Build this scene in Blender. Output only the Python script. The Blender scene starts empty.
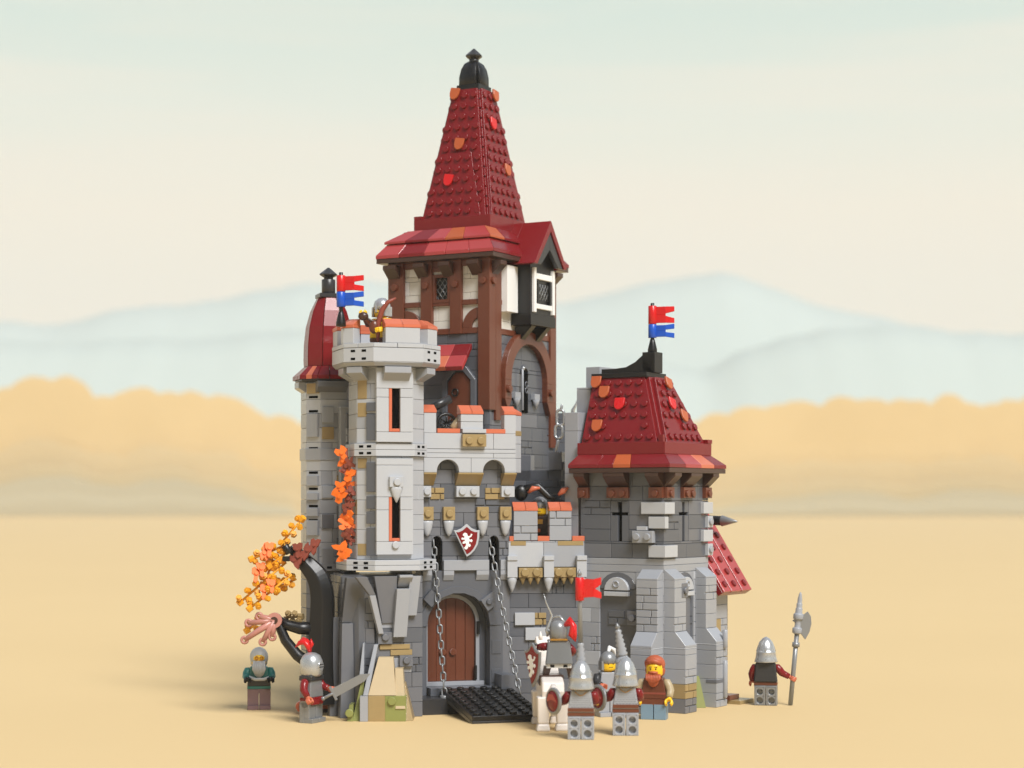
HAZE_D = 0.00009; WORLD_S = 1.0; SUN_E = 4.5; SUN_AZ = 30; SUN_EL = 47
import bpy, bmesh, math, random
from mathutils import Matrix, Vector
R = math.radians
PI = math.pi
scene = bpy.context.scene
C = scene.collection
FOC = 1900.0; DCAM = 154.5; HCAM = 17.5; HORI = 500.0

# ------------------------------------------------------------------ materials
def lin(c):
    c = c / 255.0
    return c / 12.92 if c <= 0.04045 else ((c + 0.055) / 1.055) ** 2.4
MATS = {}
def plastic(name, rgb, rough=0.3, metal=0.0, var=0.10, spec=0.5):
    m = bpy.data.materials.new(name); m.use_nodes = True
    nt = m.node_tree; b = nt.nodes['Principled BSDF']
    base = (lin(rgb[0]), lin(rgb[1]), lin(rgb[2]), 1)
    geo = nt.nodes.new('ShaderNodeNewGeometry')
    tc = nt.nodes.new('ShaderNodeTexCoord')
    no = nt.nodes.new('ShaderNodeTexNoise'); no.inputs['Scale'].default_value = 1.3; no.inputs['Detail'].default_value = 3
    nt.links.new(tc.outputs['Object'], no.inputs['Vector'])
    add = nt.nodes.new('ShaderNodeMath'); add.operation = 'ADD'
    nt.links.new(geo.outputs['Random Per Island'], add.inputs[0]); nt.links.new(no.outputs['Fac'], add.inputs[1])
    mr = nt.nodes.new('ShaderNodeMapRange'); mr.inputs['From Min'].default_value = 0.3; mr.inputs['From Max'].default_value = 1.7
    mr.inputs['To Min'].default_value = 1 - var; mr.inputs['To Max'].default_value = 1 + var
    nt.links.new(add.outputs[0], mr.inputs['Value'])
    hs = nt.nodes.new('ShaderNodeHueSaturation'); hs.inputs['Color'].default_value = base
    nt.links.new(mr.outputs[0], hs.inputs['Value'])
    nt.links.new(hs.outputs[0], b.inputs['Base Color'])
    n2 = nt.nodes.new('ShaderNodeTexNoise'); n2.inputs['Scale'].default_value = 1.1; n2.inputs['Detail'].default_value = 2
    nt.links.new(tc.outputs['Object'], n2.inputs['Vector'])
    m2 = nt.nodes.new('ShaderNodeMapRange'); m2.inputs['To Min'].default_value = rough - .04; m2.inputs['To Max'].default_value = rough + .05
    nt.links.new(n2.outputs['Fac'], m2.inputs['Value']); nt.links.new(m2.outputs[0], b.inputs['Roughness'])
    b.inputs['Metallic'].default_value = metal
    b.inputs['IOR'].default_value = 1.5
    MATS[name] = m
    return name
LG = plastic('light_grey', (156, 159, 165), 0.24, var=.035)
VL = plastic('pale_grey', (180, 183, 188), 0.24, var=.03)
DG = plastic('dark_grey', (92, 95, 102), 0.24, var=.05)
MG = plastic('mid_grey', (108, 110, 116), 0.24, var=.05)
WH = plastic('white', (238, 238, 236), var=.03)
CR = plastic('cream_white', (222, 219, 210), var=.02)
DR = plastic('dark_red', (122, 24, 28), 0.22, var=.05)
RD = plastic('red', (205, 24, 26), 0.28, var=.04)
CO = plastic('coral', (168, 62, 62), 0.18, var=.05)
DO = plastic('dark_orange', (178, 88, 46))
NO = plastic('nougat', (200, 108, 78), var=.05)
BR = plastic('brown', (104, 56, 38), 0.3)
BD = plastic('deep_brown', (66, 44, 36), 0.3)
BK = plastic('black', (18, 18, 20), 0.36)
MATS[DR].node_tree.nodes['Principled BSDF'].inputs['Specular IOR Level'].default_value = .38
VD = plastic('void_shadow', (12, 12, 13), .9)  # shade inside slits and holes, painted as flat black
MATS[VD].node_tree.nodes['Principled BSDF'].inputs['Specular IOR Level'].default_value = 0
CH = plastic('charcoal', (48, 48, 50), 0.3)
TN = plastic('tan', (184, 164, 128), var=.05)
DT = plastic('dark_tan', (156, 134, 92))
OL = plastic('olive', (134, 138, 78))
SI = plastic('silver', (188, 190, 192), 0.27, 0.6, var=.05)
PS = plastic('pewter', (140, 142, 144), 0.32, 0.35, var=.05)
YE = plastic('yellow', (242, 196, 32), 0.35, var=.03)
BL = plastic('blue', (24, 82, 190), 0.3, var=.04)
OR = plastic('orange', (236, 112, 24), 0.55)
AM = plastic('amber', (230, 160, 24), 0.5)
PM = plastic('dark_umber', (58, 42, 34), 0.4)
RB = plastic('russet', (134, 64, 48), 0.5)
PK = plastic('dusty_rose', (188, 130, 118), 0.32)
TE = plastic('teal', (44, 118, 112), 0.35)
MV = plastic('mauve', (132, 104, 108), 0.35)
SB = plastic('sand_blue', (112, 138, 158), 0.35)
HR = plastic('ginger', (176, 88, 56), 0.5)
TB = plastic('beige_cloth', (172, 156, 124), 0.4)
IV = plastic('ivory', (236, 228, 220), 0.35, var=.03)
BG = plastic('beard_grey', (186, 189, 190), 0.45)
GD = plastic('gold', (190, 140, 60), 0.3, 0.4)

# ------------------------------------------------------------------ mesh builder
class MB:
    def __init__(s, T=None):
        s.v = []; s.f = []; s.m = []; s.s = []; s.slots = []; s.T = T or Matrix.Identity(4)
    def slot(s, m):
        if m not in s.slots: s.slots.append(m)
        return s.slots.index(m)
    def add(s, vs, fs, m, smooth=False):
        o = len(s.v); k = s.slot(m)
        flip = s.T.to_3x3().determinant() < 0
        s.v += [tuple(s.T @ Vector(p)) for p in vs]
        for i, f in enumerate(fs):
            f = [o + q for q in f]
            s.f.append(f[::-1] if flip else f); s.m.append(k)
            s.s.append(smooth[i] if isinstance(smooth, list) else smooth)
    def box(s, x0, x1, y0, y1, z0, z1, m):
        if x1 < x0: x0, x1 = x1, x0
        if y1 < y0: y0, y1 = y1, y0
        if z1 < z0: z0, z1 = z1, z0
        s.add([(x0,y0,z0),(x1,y0,z0),(x1,y1,z0),(x0,y1,z0),(x0,y0,z1),(x1,y0,z1),(x1,y1,z1),(x0,y1,z1)],
              [(0,3,2,1),(4,5,6,7),(0,1,5,4),(1,2,6,5),(2,3,7,6),(3,0,4,7)], m)
    def loft(s, a, b, m, smooth=False, caps=True):
        n = len(a); fs = [(i, (i+1) % n, n+(i+1) % n, n+i) for i in range(n)]; sm = [smooth]*n
        if caps: fs += [tuple(range(n-1, -1, -1)), tuple(range(n, 2*n))]; sm += [False, False]
        s.add(list(a)+list(b), fs, m, sm)
    def prism(s, poly, z0, z1, m):                    # plan polygon ccw
        s.loft([(x, y, z0) for x, y in poly], [(x, y, z1) for x, y in poly], m)
    def prism_xz(s, poly, y0, y1, m):                 # elevation polygon (x,z) ccw seen from -y
        s.loft([(x, y1, z) for x, z in poly][::-1], [(x, y0, z) for x, z in poly][::-1], m)
    def prism_yz(s, poly, x0, x1, m):
        s.loft([(x0, y, z) for y, z in poly], [(x1, y, z) for y, z in poly], m)
    def rings(s, rings, m, smooth=True, caps=True, closed=False):
        n = len(rings[0]); vs = [p for r in rings for p in r]; fs = []; sm = []
        k = len(rings)
        for j in range(k if closed else k-1):
            j2 = (j+1) % k
            for i in range(n):
                fs.append((j*n+i, j*n+(i+1) % n, j2*n+(i+1) % n, j2*n+i)); sm.append(smooth)
        if caps and not closed:
            fs.append(tuple(range(n-1, -1, -1))); fs.append(tuple(range((k-1)*n, k*n))); sm += [False, False]
        s.add(vs, fs, m, sm)
    def cyl(s, p0, p1, r0, r1, m, n=14, smooth=True):
        p0 = Vector(p0); p1 = Vector(p1); d = (p1-p0).normalized()
        a = d.orthogonal().normalized(); b = d.cross(a)
        s.rings([[p + (a*math.cos(2*PI*i/n) + b*math.sin(2*PI*i/n))*r for i in range(n)] for p, r in ((p0, r0), (p1, r1))], m, smooth)
    def stud(s, p, nrm, m, r=.3, h=.2, n=12):
        p = Vector(p); nrm = Vector(nrm).normalized()
        a = nrm.orthogonal().normalized(); b = nrm.cross(a)
        cir = lambda q, rr: [q + (a*math.cos(2*PI*i/n) + b*math.sin(2*PI*i/n))*rr for i in range(n)]
        s.rings([cir(p - nrm*.05, r), cir(p + nrm*(h-.03), r), cir(p + nrm*h, r-.035)], m, True)
    def lathe(s, prof, m, c=(0,0,0), n=20, smooth=True, sx=1, sy=1):   # prof (r,z)
        s.rings([[(c[0]+r*sx*math.cos(2*PI*i/n), c[1]+r*sy*math.sin(2*PI*i/n), c[2]+z) for i in range(n)] for r, z in prof], m, smooth)
    def tube(s, pts, rad, m, n=10, sx=1.0, caps=True):
        pts = [Vector(p) for p in pts]
        if not isinstance(rad, (list, tuple)): rad = [rad]*len(pts)
        rr = []; a = None
        for i, p in enumerate(pts):
            d = (pts[min(i+1, len(pts)-1)] - pts[max(i-1, 0)]).normalized()
            a = d.orthogonal().normalized() if a is None else (a - d*a.dot(d)).normalized()
            b = d.cross(a)
            rr.append([p + (a*math.cos(2*PI*k/n)*sx + b*math.sin(2*PI*k/n))*rad[i] for k in range(n)])
        s.rings(rr, m, True, caps)
    def ball(s, c, r, m, n=12, k=8):
        if not isinstance(r, (list, tuple)): r = (r, r, r)
        rg = []
        for j in range(k+1):
            t = PI*j/k; q = max(math.sin(t), .02)
            rg.append([(c[0]+r[0]*q*math.cos(2*PI*i/n), c[1]+r[1]*q*math.sin(2*PI*i/n), c[2]-r[2]*math.cos(t)) for i in range(n)])
        s.rings(rg, m, True)
    def torus(s, c, R0, r, m, ax1, ax2, L=0, n=14, k=7, a0=0, a1=2*PI):
        c = Vector(c); ax1 = Vector(ax1).normalized(); ax2 = Vector(ax2).normalized(); w = ax1.cross(ax2)
        full = abs(a1-a0-2*PI) < 1e-3; rg = []
        for i in range(n if full else n+1):
            t = a0 + (a1-a0)*i/n
            d = ax1*math.cos(t)+ax2*math.sin(t)
            q = c + d*R0 + ax1*(L if math.cos(t) > 0 else -L)
            rg.append([q + (d*math.cos(2*PI*j/k)+w*math.sin(2*PI*j/k))*r for j in range(k)])
        s.rings(rg, m, True, closed=full)
    def build(s, name, parent=None, bevel=.025, seg=1, label=None, T=None):
        me = bpy.data.meshes.new(name)
        me.from_pydata([tuple(p) for p in s.v], [], s.f); me.update()
        for k in s.slots: me.materials.append(MATS[k])
        bm = bmesh.new(); bm.from_mesh(me); bmesh.ops.recalc_face_normals(bm, faces=bm.faces); bm.to_mesh(me); bm.free()
        me.polygons.foreach_set('material_index', s.m); me.polygons.foreach_set('use_smooth', s.s)
        o = bpy.data.objects.new(name, me); C.objects.link(o)
        if parent is not None: o.parent = parent
        if T is not None: o.matrix_local = T
        if bevel:
            b = o.modifiers.new('bevel', 'BEVEL'); b.width = bevel; b.segments = seg; b.limit_method = 'ANGLE'; b.angle_limit = R(35)
        if label: o['label'] = label
        return o

def thing(name, label, cat, loc=(0,0,0), rot=0, group=None):
    o = bpy.data.objects.new(name, None); C.objects.link(o)
    o.location = loc; o.rotation_euler = (0, 0, rot); o.empty_display_size = .3
    o['label'] = label; o['category'] = cat
    if group: o['group'] = group
    return o
def tag(o, label, cat, group=None, kind=None):
    o['label'] = label; o['category'] = cat
    if group: o['group'] = group
    return o
def copy_tree(o, parent=None):
    c = o.copy(); C.objects.link(c)
    if parent is not None: c.parent = parent
    for ch in list(o.children):
        copy_tree(ch, c)
    return c
def ground(px, py):
    d = HCAM*FOC/(py-HORI)
    return ((px-512)*d/FOC, d-DCAM)
def at(px, y):
    return (px-512)*(y+DCAM)/FOC
def zat(py, y):
    return HCAM + (HORI-py)*(y+DCAM)/FOC
def TR(x=0, y=0, z=0, rz=0):
    return Matrix.Translation((x, y, z)) @ Matrix.Rotation(rz, 4, 'Z')
RF = Matrix.Rotation(PI/2, 4, 'Z')          # right-face frame: x' runs inward along +y, -y' is outward +x
LF = Matrix.Rotation(-PI/2, 4, 'Z')         # left-face frame

# ------------------------------------------------------------------ brick walls
def pick(rng, pal):
    t = rng.random()*sum(w for _, w in pal)
    for m, w in pal:
        t -= w
        if t <= 0: return m
    return pal[0][0]
def brick(mb, u0, u1, z0, z1, y0, y1, m, masonry, rng):
    g = .012
    if not masonry or (z1-z0) < .9 or u1-u0 < .8:
        mb.box(u0+g, u1-g, y0, y1, z0+g, z1-g, m); return
    mb.box(u0+g, u1-g, y0+.12, y1, z0+g, z1-g, m)
    zm = (z0+z1)/2; L = u1-u0
    off = rng.choice([.3, .65])
    for k, (a, b) in enumerate(((z0, zm), (zm, z1))):
        c = u0 + L*(off if k else 1-off)
        w = .045
        mb.box(u0+g, c-w, y0, y0+.14, a+(.02 if k == 0 else w), b-(w if k == 0 else .02), m)
        mb.box(c+w, u1-g, y0, y0+.14, a+(.02 if k == 0 else w), b-(w if k == 0 else .02), m)
def wall(mb, u0, u1, z0, z1, y0, th, pal, seed, holes=(), mas=.12, H=1.2, lens=(1, 2, 2, 3, 4)):
    rng = random.Random(seed)
    zs = set([z0, z1]); z = z0
    while z < z1-.05: zs.add(round(z, 4)); z += H
    zs = sorted(zs)
    rows = [(a, b) for a, b in zip(zs[:-1], zs[1:]) if b-a > .02]
    for a, b in rows:
        cuts = sorted([(max(h[0], u0), min(h[1], u1), h[2], h[3]) for h in holes if h[2] < b-.03 and h[3] > a+.03 and h[0] < u1 and h[1] > u0])
        subs = [(a, b)]
        for h in cuts:
            ns = []
            for p, q in subs:
                e = [p] + [t for t in sorted((h[2], h[3])) if p+.04 < t < q-.04] + [q]
                ns += list(zip(e[:-1], e[1:]))
            subs = ns
        for p, q in subs:
            mid = (p+q)/2; spans = []; x = u0
            for h in cuts:
                if h[2] < mid < h[3]:
                    if h[0] > x+.02: spans.append((x, h[0]))
                    x = max(x, h[1])
            if x < u1-.02: spans.append((x, u1))
            for s0, s1 in spans:
                x = s0
                while x < s1-.01:
                    L = rng.choice(lens)
                    if s1-(x+L) < .6: L = s1-x
                    e = min(x+L, s1)
                    brick(mb, x, e, p, q, y0, y0+th, pick(rng, pal), rng.random() < mas and L < 3.2, rng)
                    x = e
def faces_of(poly):
    out = []
    for i in range(len(poly)):
        a = Vector(poly[i]); b = Vector(poly[(i+1) % len(poly)])
        d = b-a
        out.append((TR(a.x, a.y, 0, math.atan2(d.y, d.x)), d.length))
    return out
def octa(h, c, cx=0, cy=0):
    p = [(-h+c, -h), (h-c, -h), (h, -h+c), (h, h-c), (h-c, h), (-h+c, h), (-h, h-c), (-h, -h+c)]
    return [(x+cx, y+cy) for x, y in p]
def polywall(mb, poly, z0, z1, pal, seed, which=None, holes={}, mas=.12, th=.9, base=None, lens=(1,2,2,3,4)):
    T0 = mb.T
    for i, (M, L) in enumerate(faces_of(poly)):
        if which is not None and i not in which: continue
        mb.T = T0 @ M
        wall(mb, 0, L, z0, z1, 0, th, pal, seed+i*7, holes.get(i, ()), mas, lens=lens)
    mb.T = T0
def inset(poly, d):
    n = len(poly); out = []
    for i in range(n):
        a = Vector(poly[i-1]); b = Vector(poly[i]); c = Vector(poly[(i+1) % n])
        d1 = (b-a).normalized(); d2 = (c-b).normalized()
        n1 = Vector((-d1.y, d1.x)); n2 = Vector((-d2.y, d2.x))
        bis = (n1+n2); k = d/(bis.length_squared/2)
        out.append(tuple(b + bis*k))
    return out
def archpoly(cx, r, zs, n=14):          # upper half circle points left->right over the top
    return [(cx - r*math.cos(PI*i/n), zs + r*math.sin(PI*i/n)) for i in range(n+1)]
def arch_panel(mb, u0, u1, z0, z1, cx, r, zs, y0, y1, m):
    """rectangular slab with an arched opening reaching its bottom"""
    a = archpoly(cx, r, zs); n = len(a)-1
    top = [(u0, zs)] + [(u0+(u1-u0)*i/n, z1) for i in range(n+1)] + [(u1, zs)]
    a = [a[0]] + a + [a[-1]]; n += 2
    vs = []; fs = []; sm = []
    for (x, z), (X, Z) in zip(a, top):
        vs += [(x, y0, z), (X, y0, Z), (x, y1, z), (X, y1, Z)]
    for i in range(n):
        b = i*4; c = b+4
        fs += [(b, c, c+1, b+1), (b+2, b+3, c+3, c+2)] + ([(b, b+2, c+2, c)] if 0 < i < n-1 else []) + [(b+1, c+1, c+3, b+3)]; sm += [False, False] + ([True] if 0 < i < n-1 else []) + [False]
    mb.add(vs, fs, m, sm)
    mb.box(u0, cx-r, y0, y1, z0, zs, m); mb.box(cx+r, u1, y0, y1, z0, zs, m)
def arch_ring(mb, cx, r0, r1, zs, y0, y1, m, n=14, a0=0, a1=PI, sz=1.0):
    pi_ = [(cx - r0*math.cos(a0+(a1-a0)*i/n), zs + sz*r0*math.sin(a0+(a1-a0)*i/n)) for i in range(n+1)]
    po = [(cx - r1*math.cos(a0+(a1-a0)*i/n), zs + sz*r1*math.sin(a0+(a1-a0)*i/n)) for i in range(n+1)]
    rg = [[(a[0], y0, a[1]), (b[0], y0, b[1]), (b[0], y1, b[1]), (a[0], y1, a[1])] for a, b in zip(pi_, po)]
    mb.rings(rg, m, False)
def quadstuds(mb, BLc, BRc, TRc, TLc, nrow, m, margin=.5, start=.5, step=None, skip=()):
    BLc, BRc, TRc, TLc = map(Vector, (BLc, BRc, TRc, TLc))
    nrm = (BRc-BLc).cross(TLc-BLc).normalized()
    for r in range(nrow):
        t = (r+start)/nrow
        a = BLc.lerp(TLc, t); b = BRc.lerp(TRc, t)
        L = (b-a).length; k = int((L-2*margin+.15)/1.0)+1
        if k < 1: continue
        d = (b-a).normalized(); x0 = (L-(k-1))/2
        for i in range(k):
            if (r, i) in skip: continue
            mb.stud(a + d*(x0+i), nrm, m)
    return nrm
def shield_tile(mb, p, nrm, m, up=(0,0,1), w=.47, th=.18):
    nrm = Vector(nrm).normalized(); up = Vector(up); up = (up - nrm*up.dot(nrm)).normalized(); rt = up.cross(nrm)
    o2 = [(-w, .5), (-w, -.05), (-w*.8, -.35), (-w*.4, -.52), (0, -.56), (w*.4, -.52), (w*.8, -.35), (w, -.05), (w, .5)]
    p = Vector(p)
    a = [p + rt*x + up*z + nrm*.2 for x, z in o2]; b = [p + rt*x + up*z + nrm*(.2+th) for x, z in o2]
    mb.loft(a, b, m)
def slope_cap(mb, u0, u1, v0, v1, z0, z1, m, lip=.25, hip=0):
    """cheese-like sloping cap: low front (v0) to high back (v1)"""
    mb.loft([(u0, v0, z0), (u1, v0, z0), (u1, v1, z0), (u0, v1, z0)], [(u0, v0, z0+lip), (u1, v0, z0+lip), (u1, v1, z0+lip), (u0, v1, z0+lip)], m)
    mb.loft([(u0, v0, z0+lip), (u1, v0, z0+lip), (u1, v1, z0+lip), (u0, v1, z0+lip)],
            [(u0+hip, v1-.05-(v1-v0)*.0, z1) if False else (u0+hip, v0+(v1-v0)*.75, z1), (u1-hip, v0+(v1-v0)*.75, z1), (u1-hip, v1, z1), (u0+hip, v1, z1)], m)
def flat_leaf(mb, c, nrm, ang, sc, m, lobes=5, elong=1.0, th=.16):
    nrm = Vector(nrm).normalized(); a = nrm.orthogonal().normalized(); b = nrm.cross(a)
    u = a*math.cos(ang)+b*math.sin(ang); v = nrm.cross(u); c = Vector(c); pts = []
    n = lobes*4
    for i in range(n):
        t = 2*PI*i/n; ph = i % 4
        r = (1.0, .78, .42, .78)[ph]*sc*(1+.12*math.sin(i*2.7+ang*5))
        pts.append(c + u*math.cos(t)*r*elong + v*math.sin(t)*r)
    mb.loft([p - nrm*th/2 for p in pts], [p + nrm*th/2 for p in pts], m)
    mb.cyl(c, c+nrm*(th/2+.12), .16, .16, m, 8)
def inv_slope(mb, u0, u1, v0, v1, z0, z1, m, lip=.2):
    """corbel: full depth at top, narrow at the bottom, v0 outer, v1 wall"""
    mb.prism_yz([(v1, z0), (v1, z1), (v0, z1), (v0, z1-lip), (v1-.12, z0)][::-1], u0, u1, m)
# ================================================================== CASTLE
GREY_F = [(LG, 8), (VL, 3), (DT, .8)]
PAL_LIGHT = [(LG, 7), (VL, 4)]
PAL_DARK = [(MG, 5), (DG, 5)]
PAL_DK = [(DG, 8), (MG, 1.5)]

# ---------------- round (eight-sided) front tower, frame A
AX, AY, AR = -10.0, 1.3, R(18)
ZT = lambda py: HCAM + (HORI-py)/12.5
T = thing('octagonal_tower', 'pale grey eight-sided brick tower with two slit windows left of the gate', 'tower', (AX-.32, AY-.1, 0), AR)

# lower base
b = MB()
b.prism([(-2.9, -2.6), (2.0, -2.6), (2.0, 3.2), (-3.1, 3.2), (-3.9, 2.4), (-3.9, -1.3)], 0, 11.5, DG)
wall(b, -1.6, 2.3, 0, 11.4, -2.95, .35, [(MG, 6), (DG, 2), (LG, .8)], 5, mas=.3)
b.T = TR(-3.9, -1.3, 0, math.atan2(-1.5, 2.3)); wall(b, 0, 2.75, 0, 11.4, -.3, .4, [(DG, 6), (MG, 3)], 6, mas=.1)
b.T = LF; wall(b, -2.4, 1.4, 0, 11.4, -4.1, .3, PAL_DK, 8)
b.T = RF; wall(b, -2.9, 3, 0, 11.4, -2.3, .3, [(MG, 6), (DG, 2)], 9, mas=.2)
b.T = Matrix.Identity(4)
b.box(-1.3, 1.2, -3.1, -2.9, 5.5, 5.9, DT)
b.box(-.4, 1.4, -3.07, -2.9, 5.0, 5.45, DT)
b.box(-1.5, -.3, -3.3, -2.9, 5.95, 6.9, MG); b.stud((-.9, -3.3, 6.5), (0, -1, 0), MG)
b.box(.3, 1.4, -3.3, -2.9, 4.1, 5.0, MG); b.stud((.85, -3.3, 4.6), (0, -1, 0), MG)
b.build('base_wall', T)
# slanted struts carrying the overhang
def strut(pts_bot, pts_top, m, nm='strut'):
    s = MB(); s.loft(pts_bot, pts_top, m); s.build(nm, T)
def bar4(cx, cy, z, w, d): return [(cx-w/2, cy-d/2, z), (cx+w/2, cy-d/2, z), (cx+w/2, cy+d/2, z), (cx-w/2, cy+d/2, z)]
strut(bar4(-1.3, -3.3, 6.8, .4, .6), bar4(-2.1, -3.6, 9.9, .5, .7), LG); strut(bar4(-2.1, -3.6, 9.92, .5, .7), bar4(-3.1, -3.9, 11.4, .9, .8), MG)
strut(bar4(.25, -3.3, 6.5, 1.1, .6), bar4(.45, -3.7, 10.4, 1.1, .7), LG)
strut(bar4(1.25, -3.2, 8.2, .85, .4), bar4(1.5, -3.4, 11.4, .9, .7), LG)
strut(bar4(-3.75, -1.9, 0, 1.2, .8), bar4(-3.75, -1.9, 7.6, .9, .7), MG, 'buttress'); strut(bar4(-3.5, -1.7, 7.65, 1.3, .6), bar4(-3.1, -2.7, 11.3, 1.8, .8), DG)
strut(bar4(-4.4, -.2, 0.0, .9, .9), bar4(-4.3, -.2, 8.0, .8, .8), MG, 'buttress')
inv = MB(); inv_slope(inv, .1, 1.2, -4.1, -3.0, 10.42, 11.5, LG); inv.build('corbel', T)
s = MB(); s.loft([(-1.1,-3.1,7.6),(-.1,-3.1,7.6),(-.1,-2.8,7.6),(-1.1,-2.8,7.6)], [(-1.9,-3.7,11.4),(.0,-3.7,11.4),(.0,-2.9,11.4),(-1.9,-2.9,11.4)], MG); s.build('overhang_panel', T)

def oct_ring(h, c, z0, z1, m, nm, holes=True, par=None, cx=0, cy=0, split=None):
    s = MB(); P = octa(h, c, cx, cy)
    zc = [z0, z1] if not split else [z0, split, z1]
    for a, bb in zip(zc[:-1], zc[1:]):
        s.prism(inset(P, 0.0), a+.012, bb-.012, m)
    s.prism(inset(P, .08), z0+.02, z1-.02, CH)
    if holes:
        for M, L in faces_of(P):
            s.T = M
            if L < 3.2 and holes:
                for q in (.32, .68):
                    for zz_ in ((z0+.25, z1-.25) if z1-z0 > .8 else ((z0+z1)/2,)):
                        s.box(L*q-.22, L*q+.22, -.015, .1, zz_-.11, zz_+.11, VD)  # black tabs painted on for the shade inside the pin holes
                        
        s.T = Matrix.Identity(4)
    return s.build(nm, par or T)
oct_ring(3.75, 1.9, ZT(571), ZT(560), VL, 'ledge', split=ZT(565.5))
# body storeys
OB = octa(2.8, 1.35)
b = MB(); core = inset(OB, .5); b.prism(core, ZT(562), ZT(366)-.3, DG)
slitA = (1.15, 2.05, ZT(430), ZT(388)); slitB = (1.15, 2.05, ZT(540), ZT(497))
PB = [(VL, 9), (LG, .8), (DT, .5)]
PD = [(VL, 6), (LG, 3)]
polywall(b, OB, ZT(560), ZT(456), PB, 11, which=[0, 1, 2, 6], mas=.0)
polywall(b, OB, ZT(443), ZT(366), PB, 31, which=[0, 1, 2, 6], mas=.0)
polywall(b, OB, ZT(560), ZT(456), PD, 51, which=[7], mas=.0, lens=(1.3, 1.7, 2.5))
polywall(b, OB, ZT(443), ZT(366), PD, 71, which=[7], mas=.0, lens=(1.3, 1.7, 2.5))
M7 = faces_of(OB)[7][0]
b.T = M7
rg = random.Random(4)
for (za, zb) in ((ZT(556), ZT(528)), (ZT(524), ZT(512)), (ZT(509), ZT(496)), (ZT(492), ZT(462)), (ZT(440), ZT(414)), (ZT(411), ZT(402))):
    b.box(1.0, 1.9, -.2, .3, za, zb, DG)  # bricks darkened: shade of the left-facing side put into their grey
for (za, zb, m) in ((ZT(556), ZT(544), DT), (ZT(468), ZT(458), DT), (ZT(416), ZT(402), DT), (ZT(398), ZT(372), DT)):
    b.box(.1, .95, -.05, .3, za, zb, m)
b.T = Matrix.Identity(4)
b.build('tower_wall', T)
# front panels with slit windows
def slit_panel(u0, u1, z0, z1, su0, su1, sz0, sz1, y0, par):
    p = MB()
    wall(p, u0, u1, z0, z1, y0, .44, [(VL, 8)], int(z0*7), holes=[(su0-.28, su1, sz0-.3, sz1)], mas=0, lens=(3, 3, 3), H=3.6)
    p.build('front_panel', par)
    f = MB()
    f.box(su0-.27, su0-.02, y0+.03, y0+.41, sz0-.28, sz1, NO); f.box(su0-.02, su1-.02, y0+.03, y0+.41, sz0-.28, sz0-.02, NO)
    f.box(su0-.3, su1+.05, y0+.42, y0+.5, sz0-.3, sz1+.05, VD)
    f.build('slit_window', par)
    return y0
slit_panel(-1.62, 1.45, ZT(415), ZT(416)+3.95, -.25, .4, ZT(429), ZT(388), -3.85, T) if False else None
slit_panel(-1.62, 1.45, ZT(442), ZT(367), -.3, .35, ZT(428), ZT(388), -3.25, T)
slit_panel(-1.62, 1.45, ZT(555), ZT(458), -.3, .35, ZT(538), ZT(497), -3.25, T)
p = MB()   # ornament above lower slit
p.box(-.65, .55, -3.55, -3.2, ZT(476.4), ZT(466.5), VL) if False else None; p.box(-.6, .55, -3.6, -3.2, ZT(487), ZT(476.5), VL)
p.stud((0, -3.6, ZT(482)), (0, -1, 0), VL)
p.lathe([(.05, -1.0), (.3, -.5), (.46, 0), (.46, .25)], VL, (0, -3.4, ZT(490)), sy=.55)
p.build('carved_ornament', T)
p = MB(); p.stud((-.05, -3.25, ZT(545)), (0, -1, 0), VL, .3, .22); p.build('panel_stud', T)
oct_ring(3.05, 1.45, ZT(456), ZT(443), VL, 'string_course', split=ZT(449.5))
# parapet
oct_ring(4.05, 2.0, ZT(362), ZT(347.8), VL, 'parapet_band')
s = MB(); P1 = octa(4.05, 2.0); P0 = octa(3.8, 1.9)
s.loft([(x, y, ZT(366)) for x, y in P0], [(x, y, ZT(362)-.01) for x, y in P1], LG)
for M, L in faces_of(P1):
    s.T = M; s.box(.02, L*.48-.02, -.02, .9, ZT(347.5), ZT(343.2), VL); s.box(L*.48+.02, L-.02, -.02, .9, ZT(347.5), ZT(343.2), VL)
s.T = Matrix.Identity(4)
s.prism(octa(3.4, 1.6), ZT(347.5), ZT(346), LG)
s.build('parapet_edge', T)
def corbel_on(M, u0, u1, z0, z1, out, m, par, th=.3):
    s = MB(M); inv_slope(s, u0, u1, -out, th, z0, z1, m, .5); s.build('corbel', par)
F = faces_of(octa(2.8, 1.35))
corbel_on(F[0][0], .35, 2.55, ZT(387), ZT(366.5), 1.15, LG, T)
corbel_on(F[7][0], -.3, 1.1, ZT(381), ZT(366.5), 1.1, LG, T)
corbel_on(F[1][0], .6, 1.9, ZT(381), ZT(366.5), 1.1, LG, T)
corbel_on(F[6][0], .6, 2.4, ZT(381), ZT(366.5), 1.0, LG, T)
def merlon(M, L0, L1, z0, z1, ztop, par, th=1.0, m=VL, mc=NO, mas=False, hip=0, sd=1, split=True):
    s = MB(M)
    rng = random.Random(sd)
    if mas:
        n = 2; h = (z1-z0)/2
        for k in range(2):
            brick(s, L0, L1, z0+k*h, z0+(k+1)*h, 0, th, m, (k == mas-1) or mas == 3, rng)
    else: s.box(L0, L1, 0, th, z0, z1, m)
    o = s.build('merlon', par)
    c = MB(M)
    mid = (L0+L1)/2
    if split and L1-L0 > 1.6:
        slope_cap(c, L0-.03, mid-.01, -.04, th+.04, z1+.01, ztop, mc); slope_cap(c, mid+.01, L1+.03, -.04, th+.04, z1+.01, ztop, mc)
    else: slope_cap(c, L0-.03, L1+.03, -.04, th+.04, z1+.01, ztop, mc, hip=hip)
    c.build('merlon_cap', o, T=None)
    return o
FP = faces_of(octa(4.0, 2.0))
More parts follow.
